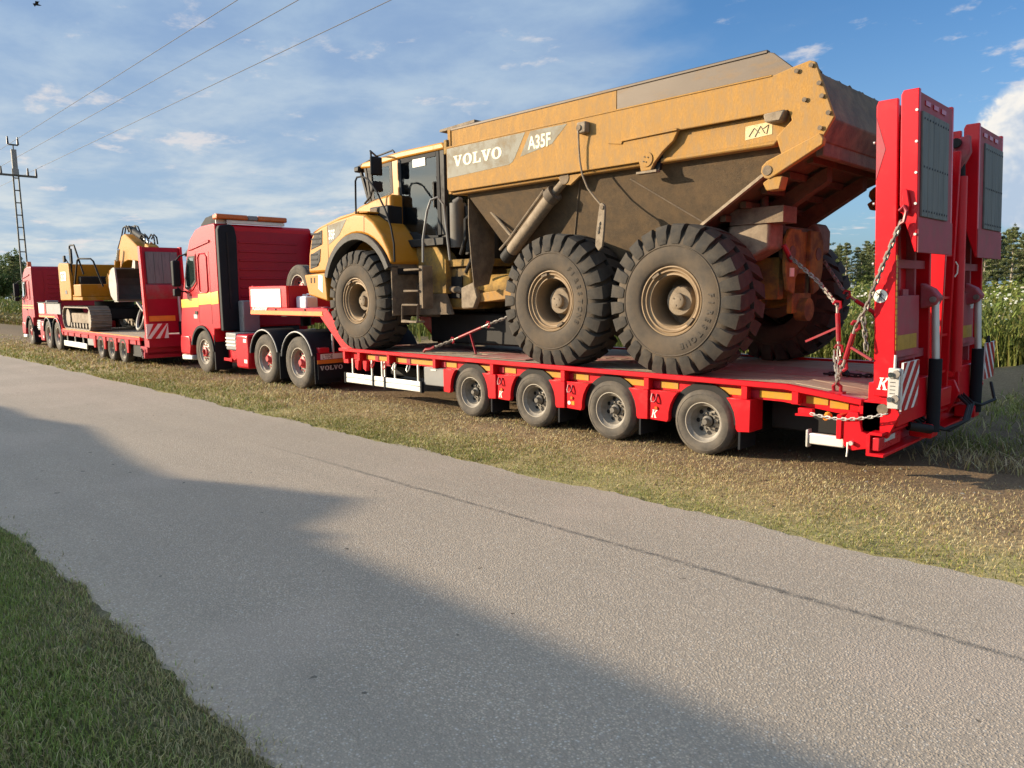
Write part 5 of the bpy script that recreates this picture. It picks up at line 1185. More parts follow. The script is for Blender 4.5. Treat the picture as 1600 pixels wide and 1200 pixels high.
# ------------------------------------------------------------------ lashing chains
def binder(P, a, b, lever=None):
    a, b = Vector(a), Vector(b); t = (b-a)
    MB().cyl(a+t*.18, a+t*.82, .024, n=10).build('binder_barrel', 'binder', P)
    for s0, s1 in ((0, .2), (.8, 1)): MB().cyl(a+t*s0, a+t*s1, .016, n=8).build('binder_screw', 'chain', P)
    for p in (a, b):
        MB().tube([p+Vector((.0, 0, -.05)), p+Vector((.035, 0, -.02)), p+Vector((.03, 0, .035)), p+Vector((-.02, 0, .045)), p+Vector((-.04, 0, .01))], .015, 6).build('binder_hook', 'binder', P)
    if lever: MB().obox(a+t*.5, a+t*.5+Vector(lever), .028, .022).build('binder_lever', 'binder', P)
def chains():
    c = thing('lashing_chain', 'long chain rising from the rear deck ring across the near red ramp', 'chain', (1.44, .22, .90), group='chains lashing the load')
    MB().tube([(1.40, .20, .845), (1.395, .19, .90), (1.43, .17, .935), (1.47, .19, .90), (1.465, .20, .845)], .018, 7).build('deck_ring', 'binder', c)
    MB().box(1.36, 1.50, .15, .25, .825, .848).build('ring_plate', 'binder', c)
    chain_mb([(1.43, .17, .93), (1.53, .06, 1.12)], .075, .010).build('chain_links', 'chain', c)
    binder(c, (1.53, .06, 1.12), (1.67, -.04, 1.52), (.22, -.02, -.12))
    chain_mb([(1.67, -.04, 1.52), (1.76, -.06, 1.68), (1.86, -.07, 1.98), (2.03, -.075, 2.46)], .075, .010).build('chain_links', 'chain', c)
    chain_mb([(1.74, -.05, 1.60), (1.76, -.04, 1.42), (1.78, -.05, 1.30)], .075, .009).build('chain_tail', 'chain', c)
    MB().tube([(2.02, -.08, 2.44), (2.06, -.085, 2.46), (2.075, -.08, 2.55), (2.05, -.06, 2.60), (2.01, -.06, 2.56)], .017, 7).build('grab_hook', 'binder', c)
    MB().prism([(2.01, 2.55), (2.03, 2.75), (2.06, 2.75), (2.09, 2.60), (2.06, 2.52)], -.05, -.012).build('hook_lug', 'red', c, bevel=.006)
    c2 = thing('lashing_chain', 'chain with upright red ratchet binder between dump truck rear frame and deck ring', 'chain', (1.35, .32, .90), group='chains lashing the load')
    chain_mb([(1.42, .24, .92), (1.36, .40, 1.10), (1.33, .46, 1.25)], .075, .010).build('chain_links', 'chain', c2)
    chain_mb([(1.40, .30, .90), (1.27, .5, 1.22)], .075, .010).build('chain_links', 'chain', c2)
    binder(c2, (1.33, .46, 1.25), (1.28, .50, 1.70), (-.34, .02, -.16))
    chain_mb([(1.28, .50, 1.70), (.95, .80, 1.95), (.46, 1.12, 2.26)], .075, .010).build('chain_links', 'chain', c2)
    MB().tube([(.44, 1.02, 2.38), (.47, 1.06, 2.30), (.47, 1.12, 2.24), (.47, 1.18, 2.2)], .03, 7).build('grab_hook', 'binder', c2)
    c3 = thing('lashing_chain', 'chain with slanting red binder crossing behind the far rear dump truck tyre', 'chain', (1.5, 2.4, .90), group='chains lashing the load')
    chain_mb([(.50, 2.05, 2.2), (.85, 1.75, 1.86)], .075, .010).build('chain_links', 'chain', c3)
    binder(c3, (.92, 1.70, 1.80), (1.40, 1.95, 1.42), (.1, .1, -.2))
    chain_mb([(1.40, 1.95, 1.42), (1.55, 2.5, .92)], .075, .010).build('chain_links', 'chain', c3)
    c4 = thing('lashing_chain', 'chain with dark red binder lying between the dump truck front and middle wheels', 'chain', (-5.4, .40, .90), group='chains lashing the load')
    MB().tube([(-5.52, .45, .895), (-5.46, .44, .935), (-5.38, .47, .94), (-5.30, .5, .98)], .026, 7).build('grab_hook', 'binder', c4)
    chain_mb([(-5.32, .5, .97), (-4.95, .60, 1.10)], .075, .012).build('chain_links', 'chain', c4)
    binder(c4, (-4.95, .60, 1.10), (-4.20, .70, 1.37), (.22, -.08, -.33))
    chain_mb([(-4.20, .70, 1.37), (-3.5, .85, 1.60)], .075, .012).build('chain_links', 'chain', c4)
    c5 = thing('safety_chain', 'thin bright chain sagging along the rear corner edge of the near trailer', 'chain', (1.6, -.05, .62), group='chains lashing the load')
    pts = [(1.28, -.06, .635), (1.40, -.07, .622), (1.52, -.09, .618), (1.64, -.10, .625), (1.76, -.10, .645), (1.88, -.10, .675), (2.0, -.09, .715)]
    chain_mb(pts, .045, .006, .016).build('chain_links', 'galv', c5)
    c6 = thing('slack_chain', 'slack dark chain lying on the planks near the ramp foot', 'chain', (1.2, 1.6, .88), group='chains lashing the load')
    chain_mb([(.95, 1.35, .895), (1.15, 1.45, .875), (1.3, 1.7, .86), (1.5, 1.9, .835), (1.66, 2.3, .82)], .08, .012).build('chain_links', 'black', c6)
    chain_mb([(.9, 1.2, .90), (1.05, 1.5, .888), (.95, 1.7, .895), (1.1, 1.35, .885)], .08, .012).build('chain_links', 'black', c6)
chains()

# ------------------------------------------------------------------ second rig, ahead on the left
F2 = Matrix.Translation((-18.1, -.33, 0)) @ Matrix.Rotation(-.0317, 4, 'Z')
T2 = thing('tractor_unit', 'dark red tractor unit with one amber beacon at the far left', 'truck', (-9.7, 1.25, 0), F2)
tractor(T2, (-11.95, .02, 0), 3.05, False)
def trailer2():
    P = thing('lowbed_trailer', 'red three-axle lowbed trailer on the left carrying the yellow excavator', 'trailer', (-3, 1.3, 0), F2)
    W = 2.6
    for y0, y1 in ((0, .08), (W-.08, W)):
        MB().box(-6.75, 1.6, y0, y1, .70, .78).build('side_rail', 'red', P, bevel=.006)
        MB().box(-6.7, 1.5, y0+.02 if y0 == 0 else y0, y1-.01, .775, .80).build('edge_strip', 'orange_strip' if y0 == 0 else 'red', P)
        MB().box(-6.7, 1.5, y0+.03, y1-.02, .58, .70).build('rail_web', 'red_dark', P)
    for k in range(9):
        y0 = .085+k*.27
        MB().box(-6.7, 1.58, y0, y0+.262, .70, .772).build('plank', 'timber', P)
    for x in [-6.6, -6.0, -5.2, -4.4, -3.5, -2.8, -1.75, -.6, .6, 1.2]: MB().box(x-.03, x+.03, .005, .03, .58, .70).build('rail_stub', 'red', P)
    for ax in (0, -1.10, -2.18):
        put_wheel(WT, P, (ax, .02, .38)); put_wheel(WT, P, (ax, W-.02, .38), far=True); put_wheel(WT, P, (ax, .30, .38))
        MB().cyl((ax, .2, .38), (ax, W-.2, .38), .07).build('axle', 'black', P)
        MB().prism([(ax+.40, .70), (ax+.62, .70), (ax+.56, .33), (ax+.46, .33)], .0, .05).build('skirt', 'red', P)
    MB().prism([(-2.62, .70), (-2.9, .70), (-2.8, .33), (-2.66, .33)], .0, .05).build('skirt', 'red', P)
    MB().box(.62, 1.3, .1, W-.1, .25, .62).build('mud_flap', 'black', P)
    MB().box(-6.6, -3.75, .02, .06, .22, .40).build('side_guard_board', 'alu', P, bevel=.01)
    MB().box(-3.7, -2.95, .05, .5, .36, .68).build('toolbox', 'grey_box', P, bevel=.01)
    for x in (-6.3, -5.3, -4.3): MB().box(x, x+.03, .06, .09, .38, .70).build('guard_hanger', 'galv', P)
    for y in (.8, 1.7): MB().box(-6.7, 1.5, y, y+.12, .42, .68).build('main_beam', 'red_dark', P)
    # gooseneck with white board
    for y0, y1 in ((.02, .16), (W-.16, W-.02)): MB().prism([(-10.1, 1.14), (-10.1, 1.28), (-7.3, 1.28), (-6.6, .78), (-6.7, .58), (-7.6, 1.14)], y0, y1).build('gooseneck_beam', 'red', P)
    MB().box(-10.1, -7.0, .16, W-.16, 1.18, 1.24).build('gooseneck_deck', 'red_dark', P)
    MB().prism([(-10.05, 1.15), (-10.05, 1.21), (-7.6, 1.21), (-7.6, 1.15)], .012, .0185).build('reflective_strip', 'orange_strip', P)
    MB().box(-10.1, -9.25, .03, .07, 1.28, 1.66).build('sign_board', 'cream_board', P, bevel=.006)
    MB().box(-9.24, -9.0, .03, .07, 1.28, 1.66).build('side_board', 'red', P)
    MB().box(-8.99, -6.9, .05, .09, 1.28, 1.66).build('side_board', 'grey_paint', P)
    MB().box(-10.12, -6.9, .0, .12, 1.665, 1.70).build('board_cap', 'black', P)
    # raised ramp, wide, with dark timber panel
    ln = lambda z: -.06*(z-.8)
    def rz(pts): return [(x+ln(z), z) for x, z in pts]
    for j, (y0, y1) in enumerate(((.02, 1.08), (1.50, 2.56))):
        for ya, yb in ((y0, y0+.06), (y1-.06, y1)): MB().prism(rz([(2.02, .74), (2.02, 3.16), (2.20, 3.16), (2.20, .74)]), ya, yb).build('ramp_cheek', 'red', P, bevel=.008)
        MB().prism(rz([(2.04, .9), (2.04, 3.14), (2.12, 3.14), (2.12, .9)]), y0+.06, y1-.06).build('ramp_plate', 'red_dark', P)
        for k in range(4):
            a = y0+.14+k*.20; MB().prism(rz([(2.12, 2.20), (2.12, 3.02), (2.16, 3.02), (2.16, 2.20)]), a, a+.192).build('traction_board', 'ramp_mat', P)
        MB().prism(rz([(2.12, 2.10), (2.12, 2.19), (2.22, 2.16), (2.22, 1.96), (2.12, 1.80)]), y0+.06, y1-.06).build('ramp_fold', 'red_ramp', P)
        MB().prism(rz([(2.122, 1.22), (2.122, 1.36), (2.126, 1.36), (2.126, 1.22)]), y0+.10, y1-.30).build('reflective_strip', 'orange_strip', P)
        MB().cyl((2.16, y1-.18, .55), (2.14, y1-.18, 1.2), .06).build('lift_cylinder', 'black_plastic', P)
        MB().cyl((2.14, y1-.18, 1.2), (2.10, y1-.18, 1.9), .035).build('lift_rod', 'galv', P)
        MB().box(1.85, 2.22, y0+.02, y1-.02, .55, .86).build('ramp_base', 'red_dark', P)
    o = MB().box(2.25, 2.27, -.02, .52, .78, 1.16).build('marker_board', 'white', P)
    for s in (-.12, .10, .32):
        pts = []
        for (a, b) in ((s, 0), (s+.11, 0), (s+.11+.30, .38), (s+.30, .38)): pts.append((min(.54, max(0, a)), b))
        MB().flat(pts, (2.273, -.02, .78), UY, UZ).build('stripe', 'reflector_red', o, smooth=0)
    MB().box(1.55, 2.1, .02, W-.02, .34, .56).build('rear_beam', 'red_dark', P, bevel=.01)
    MB().box(2.0, 2.1, -.05, W+.05, .26, .42).build('bumper_beam', 'red_dark', P, bevel=.01)
    for k in range(5):
        MB().cyl((1.85+.03*k, -.03, .5-.05*k), (1.85+.03*k, -.07, .48-.05*k), .03, n=8).build('coupling', 'chain', P)
    MB().cyl((1.72, -.02, .40), (1.72, .2, .40), .08).build('coupling', 'black', P)
trailer2()
def excavator():
    P = thing('excavator', 'yellow tracked excavator with folded boom and broad bucket on the left trailer', 'excavator', (-5, 1.3, .775), F2)
    z0 = .775
    def track(y0, y1):
        n = 46; L0, L1 = -6.85, -3.35; r = .36; zc = z0+.40
        path = []
        straight = (L1-L0-2*r)
        per = 2*straight+2*math.pi*r
        for i in range(n):
            s = per*i/n
            if s < straight: p = (L0+r+s, zc+r); a = 0
            elif s < straight+math.pi*r: t = (s-straight)/r; p = (L1-r+r*math.sin(t), zc+r*math.cos(t)); a = -t
            elif s < 2*straight+math.pi*r: p = (L1-r-(s-straight-math.pi*r), zc-r); a = math.pi
            else: t = (s-2*straight-math.pi*r)/r; p = (L0+r-r*math.sin(t), zc-r*math.cos(t)); a = math.pi-t
            path.append((p, a))
        fr = MB().box(L0+.45, L1-.45, y0+.12, y1-.05, zc-.18, zc+.16).build('track_frame', 'dusty_metal', P, bevel=.03)
        for x in (L0+r, L1-r): MB().cyl((x, y0+.08, zc), (x, y1-.08, zc), r-.06, n=20).build('sprocket', 'track_steel', P)
        for k in range(7): MB().cyl((L0+.65+k*.37, y0+.10, zc-.24), (L0+.65+k*.37, y1-.1, zc-.24), .09, n=12).build('track_roller', 'track_steel', P)
        for (x, z), a in path:
            t = Vector((math.cos(a), 0, math.sin(a))); nn = Vector((-math.sin(a), 0, math.cos(a)))
            c = Vector((x, 0, z)); h = per/n*.47
            mb = MB(); vs = []
            for yy in (y0, y1):
                vs += [c-t*h-nn*.02+Vector((0, yy, 0)), c+t*h-nn*.02+Vector((0, yy, 0)), c+t*h+nn*.012+Vector((0, yy, 0)), c+t*h*.3+nn*.015+Vector((0, yy, 0)), c+t*h*.1+nn*.045+Vector((0, yy, 0)), c-t*h*.1+nn*.045+Vector((0, yy, 0)), c-t*h*.3+nn*.015+Vector((0, yy, 0)), c-t*h+nn*.012+Vector((0, yy, 0))]
            mb.add(vs, [tuple(range(8)), tuple(range(15, 7, -1))] + [(i, (i+1) % 8, 8+(i+1) % 8, 8+i) for i in range(8)]).build('track_shoe', 'track_steel', P, smooth=0)
    track(.10, .70); track(1.90, 2.50)
    MB().box(-6.0, -4.2, .7, 1.9, z0+.35, z0+.72).build('car_body', 'black', P, bevel=.04)
    MB().cyl((-5.1, 1.3, z0+.70), (-5.1, 1.3, z0+.95), .60, n=28).build('slew_ring', 'black', P)
    zb = 1.76
    MB().box(-6.6, -4.1, .10, 2.5, zb, zb+.12).build('main_frame', 'cat_yellow', P, bevel=.02)
    MB().prism([(-6.75, zb), (-6.75, 2.95), (-6.55, 3.03), (-5.35, 2.98), (-5.25, 2.1), (-5.3, zb)], .06, .16).build('side_door', 'cat_yellow', P, bevel=.03, seg=2)
    MB().prism([(-6.75, zb), (-6.78, 2.9), (-6.55, 3.0), (-5.32, 2.95), (-5.32, zb)], .161, 2.5).build('engine_hood', 'cat_yellow', P, bevel=.03, seg=2)
    MB().box(-6.45, -5.75, .05, .0595, 2.42, 2.72).build('decal', 'letter', P)
    text_mb('CAT', .27, (-6.43, .046, 2.47), UX, UZ, bold=.012).build('lettering', 'letter_dark', P, smooth=0)
    MB().flat([(-6.28, 2.47), (-6.02, 2.47), (-6.15, 2.60)], (0, .0445, 0), UX, UZ).build('emblem', 'yellow_paint', P, smooth=0)
    MB().box(-6.0, -5.75, .052, .0595, 1.97, 2.10).build('decal', 'letter_dark', P)
    MB().box(-5.0, -4.12, .08, 1.25, zb+.12, 2.28).build('tool_box', 'cat_yellow', P, bevel=.03, seg=2)
    MB().box(-5.3, -5.01, .10, 1.2, zb+.12, 1.95).build('step_deck', 'cat_yellow', P, bevel=.02)
    MB().box(-5.28, -5.02, .30, 1.25, 2.0, 2.55).build('valve_block', 'black', P, bevel=.03)
    for y in (.95, 1.65): MB().prism([(-4.6, 1.9), (-4.6, 2.5), (-4.1, 2.75), (-3.85, 2.6), (-3.9, 1.9)], y, y+.08).build('boom_foot', 'cat_yellow', P, bevel=.02)
    # operator cab on the far side
    MB().box(-4.5, -3.0, 1.78, 2.48, zb+.12, 3.25).build('operator_cab', 'black_plastic', P, bevel=.06, seg=2)
    MB().box(-4.3, -3.2, 1.770, 1.779, 2.45, 3.15).build('cab_pane', 'glass_truck', P)
    # rails and mirror
    for pts in ([(-5.32, .14, 1.9), (-5.36, .14, 3.50), (-5.28, .14, 3.56), (-4.78, .14, 3.54), (-4.68, .14, 3.44), (-4.55, .3, 2.6)],
                [(-5.22, .16, 2.2), (-4.60, .16, 3.05), (-4.5, .18, 3.10), (-4.0, .4, 3.08), (-3.92, .45, 3.0), (-3.62, .6, 2.2)]):
        MB().tube(pts, .028, 8).build('handrail', 'black', P)
    MB().box(-5.25, -5.12, .10, .16, 2.95, 3.45).build('exhaust', 'black', P, bevel=.02)
    MB().tube([(-5.5, .12, 2.95), (-5.62, .05, 3.15)], .02, 6).build('mirror_arm', 'black', P)
    MB().box(-5.75, -5.55, .0, .06, 3.02, 3.24).build('mirror', 'black', P, bevel=.02)
    # boom, arm, rams, bucket
    boom = [(-4.35, 2.35), (-4.1, 2.75), (-3.65, 3.35), (-3.15, 3.78), (-2.85, 3.82), (-1.8, 3.42), (-1.1, 3.05), (-1.15, 2.85), (-1.9, 2.95), (-2.7, 3.0), (-3.1, 2.95), (-3.45, 2.80), (-3.9, 2.30)]
    MB().prism(boom, 1.12, 1.55).build('boom', 'cat_yellow', P, bevel=.02)
    for y in (1.0, 1.67):
        MB().cyl((-3.8, y, 2.0), (-3.35, y, 3.0), .085, n=14).build('boom_cylinder', 'cat_yellow', P)
        MB().cyl((-3.35, y, 3.0), (-3.15, y, 3.35), .05, n=12).build('boom_rod', 'chrome', P)
    MB().cyl((-2.9, 1.33, 3.98), (-1.7, 1.33, 3.62), .10, n=16).build('arm_cylinder', 'black_plastic', P)
    MB().cyl((-1.7, 1.33, 3.62), (-1.1, 1.33, 3.42), .055, n=12).build('arm_rod', 'chrome', P)
    MB().prism([(-1.35, 3.05), (-1.2, 3.45), (-0.9, 3.35), (-0.75, 2.9), (-1.5, 1.3), (-1.75, 1.25)], 1.18, 1.48).build('arm', 'cat_yellow', P, bevel=.02)
    for k, y in enumerate((1.16, 1.24, 1.42, 1.5)):
        MB().tube([(-3.35, y, 3.70), (-3.05, y, 4.02+.03*k), (-2.75, y, 4.06), (-2.55, y, 3.86)], .022, 6).build('hose', 'black', P)
        MB().tube([(-4.2, y, 2.9), (-3.8, y, 3.38), (-3.3, y, 3.78)], .018, 6).build('hose', 'black', P)
        MB().tube([(-1.55, y, 3.6), (-1.32, y, 3.72), (-1.1, y, 3.62), (-1.05, y, 3.42)], .022, 6).build('hose', 'black', P)
    # bucket, mouth to the rear
    prof = [(-2.1, 2.74), (-2.3, 2.70), (-2.57, 2.48), (-2.63, 2.18), (-2.5, 1.90), (-2.25, 1.76), (-1.95, 1.74)]
    bk = MB()
    inn = [(x+.05, z-(.04 if z > 2.3 else -.04)) for x, z in prof]
    bk.prism(prof+list(reversed(inn)), .55, 2.1)
    bucket = bk.build('bucket', 'bucket_shade', P)
    for y in (.50, 2.1): MB().prism(prof+[(-1.9, 1.76), (-1.85, 2.2), (-1.95, 2.74)], y, y+.045).build('bucket_cheek', 'bucket_steel', bucket)
    MB().box(-2.35, -1.95, .545, 2.105, 1.71, 1.738).build('cutting_edge', 'bucket_steel', bucket)
    MB().prism([(-2.35, 2.66), (-2.15, 3.0), (-1.95, 2.95), (-2, 2.72)], 1.1, 1.55).build('bucket_lug', 'bucket_steel', P)
    # coiled gear and hose by the ramp
    MB().tube([(-.6+.28*math.cos(a), .75+.1*math.sin(a), 1.25+.34*math.sin(a)) for a in [2*math.pi*k/18 for k in range(18)]], .04, 7, closed=True).build('quick_coupler', 'bucket_steel', P)
    MB().obox((-.7, .7, 1.7), (-.35, .75, 1.45), .06, .05).build('coupler_bar', 'bucket_steel', P)
excavator()
# ------------------------------------------------------------------ house behind the viewer that throws the long shadow over the road
def house():
    P = thing('house', 'long house with red tiled roof behind the viewer, its shadow lying over the road', 'house', (-13, -19, 0))
    cot = 1/math.tan(SUN_EL); dx, dy = SUN_D.x*cot, SUN_D.y*cot
    RY = -16.6                                                     # ridge line
    z6 = (-4.47-RY)/dy                                             # ridge height whose shadow falls on y = -4.47
    X0, X1 = -25.8, 6.0
    MB().box(X0+.4, X1-.4, RY-4.0, RY+4.0-1.2, 0, z6-2.6).build('wall', 'plaster', P)
    MB().prism([(RY-4.6, z6-2.9), (RY, z6), (RY+3.4, z6-2.2), (RY+3.4, z6-2.35), (RY, z6-.16), (RY-4.6, z6-3.05)], X0, X1, 'x').build('roof', 'roof_tile', P)
    for x in (X0+.4, X1-.7): MB().prism([(RY-4.0, z6-2.7), (RY, z6-.18), (RY+2.8, z6-2.0), (RY+2.8, z6-2.7)], x, x+.3, 'x').build('gable', 'plaster', P)
    # raised roof pieces whose corners show in the shadow outline
    def up(gx, gy):
        z = (gy-RY)/dy; return (gx-dx*z, z)
    for pts in ([(-9.6, -4.9), (-9.4, -4.62), (-7.5, -4.16), (-5.6, -4.40), (-3.45, -4.60), (-4.0, -5.2), (-9.0, -5.2)], [(-3.45, -4.54), (-2.4, -4.05), (-1.28, -3.64), (-1.0, -4.10), (-.90, -4.42), (-.50, -4.36), (-.55, -4.44), (-1.0, -4.8), (-3.2, -4.8)]):
        MB().prism([up(*p) for p in pts], RY-.35, RY+.05).build('dormer', 'roof_tile', P)
    for i in range(8):
        x = X0+2.0+i*3.9
        w = MB().box(x, x+1.2, RY+2.801, RY+2.86, 1.0, 2.3).build('window', 'white', P)
        MB().box(x+.08, x+1.12, RY+2.861, RY+2.87, 1.08, 2.22).build('pane', 'glass_truck', w)
house()

# ------------------------------------------------------------------ power line
def power_line():
    px, py = -41.0, 2.45
    P = thing('utility_pole', 'tall lattice power pole with cross-arm and insulators behind the left truck', 'utility pole', (px, py, 0))
    H = 9.35
    def w(z): return .155-.045*z/H
    for s in (-1, 1):
        MB().add([], []); 
        MB().obox((px+.0, py+s*w(0), 0), (px, py+s*w(8.4), 8.4), .065, .07, (1, 0, 0)).build('pole_leg', 'pole_steel', P)
    for k in range(13):
        z = .5+k*.62; MB().box(px-.045, px+.045, py-w(z), py+w(z), z-.025, z+.025).build('pole_rung', 'pole_steel', P)
    MB().box(px-.09, px+.09, py-.11, py+.11, 8.1, 9.35).build('pole_head', 'pole_concrete', P)
    MB().box(px-.05, px+.05, py-1.35, py+.95, 8.02, 8.12).build('cross_arm', 'pole_steel', P)
    MB().cyl((px, py, 9.3), (px, py, 9.6), .03, n=8).build('head_pin', 'pole_steel', P)
    MB().box(px-.04, px+.04, py-.22, py+.22, 9.55, 9.62).build('top_arm', 'pole_steel', P)
    for y, z in ((-.22, 9.6), (.22, 9.6), (-1.3, 8.1), (-.62, 8.1), (.55, 8.1), (.92, 8.1)):
        MB().cyl((px, py+y, z), (px, py+y, z+.38), .055, .035, n=10).build('insulator', 'porcelain', P)
    labs = ('uppermost thin wire running from the pole top over the road verge', 'middle thin wire of the power line above the trucks', 'lowest thin wire of the power line nearest the dump truck')
    for (y, z), lab in zip(((py-.22, 9.56), (py+.05, 8.93), (py+.92, 8.47)), labs):
        pts = []
        for k in range(41):
            x = -140+k*5.0
            span = 99.0; t = ((x-px) % span)/span
            pts.append((x, y, z-.0*4*t*(1-t)))
        o = MB().tube(pts, .0105, 5).build('power_wire', 'wire'); tag(o, lab, 'wire', 'wires of the power line')
power_line()
def bird():
    o = thing('bird', 'small dark bird gliding high at the top left corner of the sky', 'bird', (-37.27, 3.12, 15.52))
    c = Vector((-37.27, 3.12, 15.52))
    MB().lathe([(0, -.16), (.035, -.10), (.05, 0), (.03, .12), (0, .22)], 8).build('body', 'bird', None)
    b = bpy.data.objects[-1] if False else [x for x in bpy.data.objects if x.name.startswith('body') and x.parent is None][0]
    b.parent = o
    for s in (-1, 1):
        MB().add([c+Vector((s*.02, -.06, 0)), c+Vector((s*.22, -.10, .07)), c+Vector((s*.45, .04, .02)), c+Vector((s*.2, .05, .06)), c+Vector((s*.02, .06, 0)), c+Vector((s*.2, .0, .085))], [(0, 1, 5), (1, 2, 5), (2, 3, 5), (3, 4, 5), (4, 0, 5)]).build('wing', 'bird', o, smooth=0)
bird()

# ------------------------------------------------------------------ vegetation
def leafy(name, sub, trans=.25, rough=.6):
    m = bpy.data.materials.new(name); m.use_nodes = True; N = m.node_tree.nodes; L = m.node_tree.links; N.clear()
    at = N.new('ShaderNodeAttribute'); at.attribute_name = 'Col'
    d = N.new('ShaderNodeBsdfPrincipled'); d.inputs['Roughness'].default_value = rough; d.inputs['Specular IOR Level'].default_value = .2
    t = N.new('ShaderNodeBsdfTranslucent'); mx = N.new('ShaderNodeMixShader'); mx.inputs[0].default_value = trans
    out = N.new('ShaderNodeOutputMaterial')
    L.new(at.outputs['Color'], d.inputs['Base Color']); L.new(at.outputs['Color'], t.inputs[0])
    L.new(d.outputs[0], mx.inputs[1]); L.new(t.outputs[0], mx.inputs[2]); L.new(mx.outputs[0], out.inputs[0]); MAT[name] = m
leafy('blade', 0, .2); leafy('leaf', 0, .25)
def np_mesh(name, V, F, col, matn, nper):
    """V (N,3), F (M,k) int, col (N,3)"""
    me = bpy.data.meshes.new(name)
    me.vertices.add(len(V)); me.vertices.foreach_set('co', V.astype(np.float32).ravel())
    k = F.shape[1]
    me.loops.add(F.size); me.loops.foreach_set('vertex_index', F.astype(np.int32).ravel())
    me.polygons.add(len(F)); me.polygons.foreach_set('loop_start', np.arange(0, F.size, k, dtype=np.int32))
    me.update(calc_edges=True)
    a = me.color_attributes.new('Col', 'FLOAT_COLOR', 'POINT')
    c4 = np.concatenate([col, np.ones((len(col), 1))], 1).astype(np.float32); a.data.foreach_set('color', c4.ravel())
    me.materials.append(MAT[matn]); me.validate(); return me
rng = np.random.default_rng(11)
def ghv(P): return np.array([ground_h(x, y) for x, y in P])
def blades(name, P, h, w, lean, col, zb=0.0, curl=.5):
    """triangular bent blades: root pair, middle pair, tip -> 3 triangles each"""
    n = len(P); a = rng.uniform(0, 2*np.pi, n); d = np.stack([np.cos(a), np.sin(a)], 1); s = np.stack([-np.sin(a), np.cos(a)], 1)
    ln = rng.uniform(.2, 1, n)*lean*h
    z0 = ghv(P)+zb
    V = np.zeros((n, 5, 3))
    V[:, 0, :2] = P - s*w[:, None]/2; V[:, 1, :2] = P + s*w[:, None]/2
    m = P + d*(ln*.35)[:, None]
    V[:, 2, :2] = m + s*w[:, None]*.4; V[:, 3, :2] = m - s*w[:, None]*.4; V[:, 4, :2] = P + d*ln[:, None]
    V[:, 0, 2] = V[:, 1, 2] = z0-.005; V[:, 2, 2] = V[:, 3, 2] = z0+h*.6; V[:, 4, 2] = z0+h*(1-.25*rng.uniform(0, 1, n))
    b = np.arange(n)[:, None]*5
    F = np.concatenate([b+np.array([[0, 1, 2]]), b+np.array([[0, 2, 3]]), b+np.array([[3, 2, 4]])], 0)
    C3 = np.repeat(col[:, None, :], 5, 1).reshape(-1, 3)
    return V.reshape(-1, 3), F, C3
def stuff(name, parts, matn, label, cat):
    V = []; F = []; K = []; o = 0
    for v, f, c in parts: V.append(v); F.append(f+o); K.append(c); o += len(v)
    me = np_mesh(name, np.concatenate(V), np.concatenate(F), np.concatenate(K), matn, 5)
    ob = bpy.data.objects.new(name, me); C.objects.link(ob); tag(ob, label, cat, kind='stuff'); return ob
def vnoise(P, s, seed=0):
    r = np.random.default_rng(seed); v = np.zeros(len(P))
    for k in range(6):
        f = s*(1.0+.6*k); a = r.uniform(0, 6.28, 3); th = r.uniform(0, 6.28)
        v += np.sin(f*(P[:, 0]*np.cos(th)+P[:, 1]*np.sin(th))+a[0])*np.sin(f*.8*(-P[:, 0]*np.sin(th)+P[:, 1]*np.cos(th))+a[1])/(1+.4*k)
    return v/2.4
def pick(n, cols, p):
    i = rng.choice(len(cols), n, p=p); c = np.array(cols)[i]; return c*rng.uniform(.65, 1.3, (n, 1))*rng.uniform(.92, 1.08, (n, 3))
def edge_wob(x): return .06*np.sin(x*1.3)+.05*np.sin(x*3.7+1)+.03*np.sin(x*9.1)
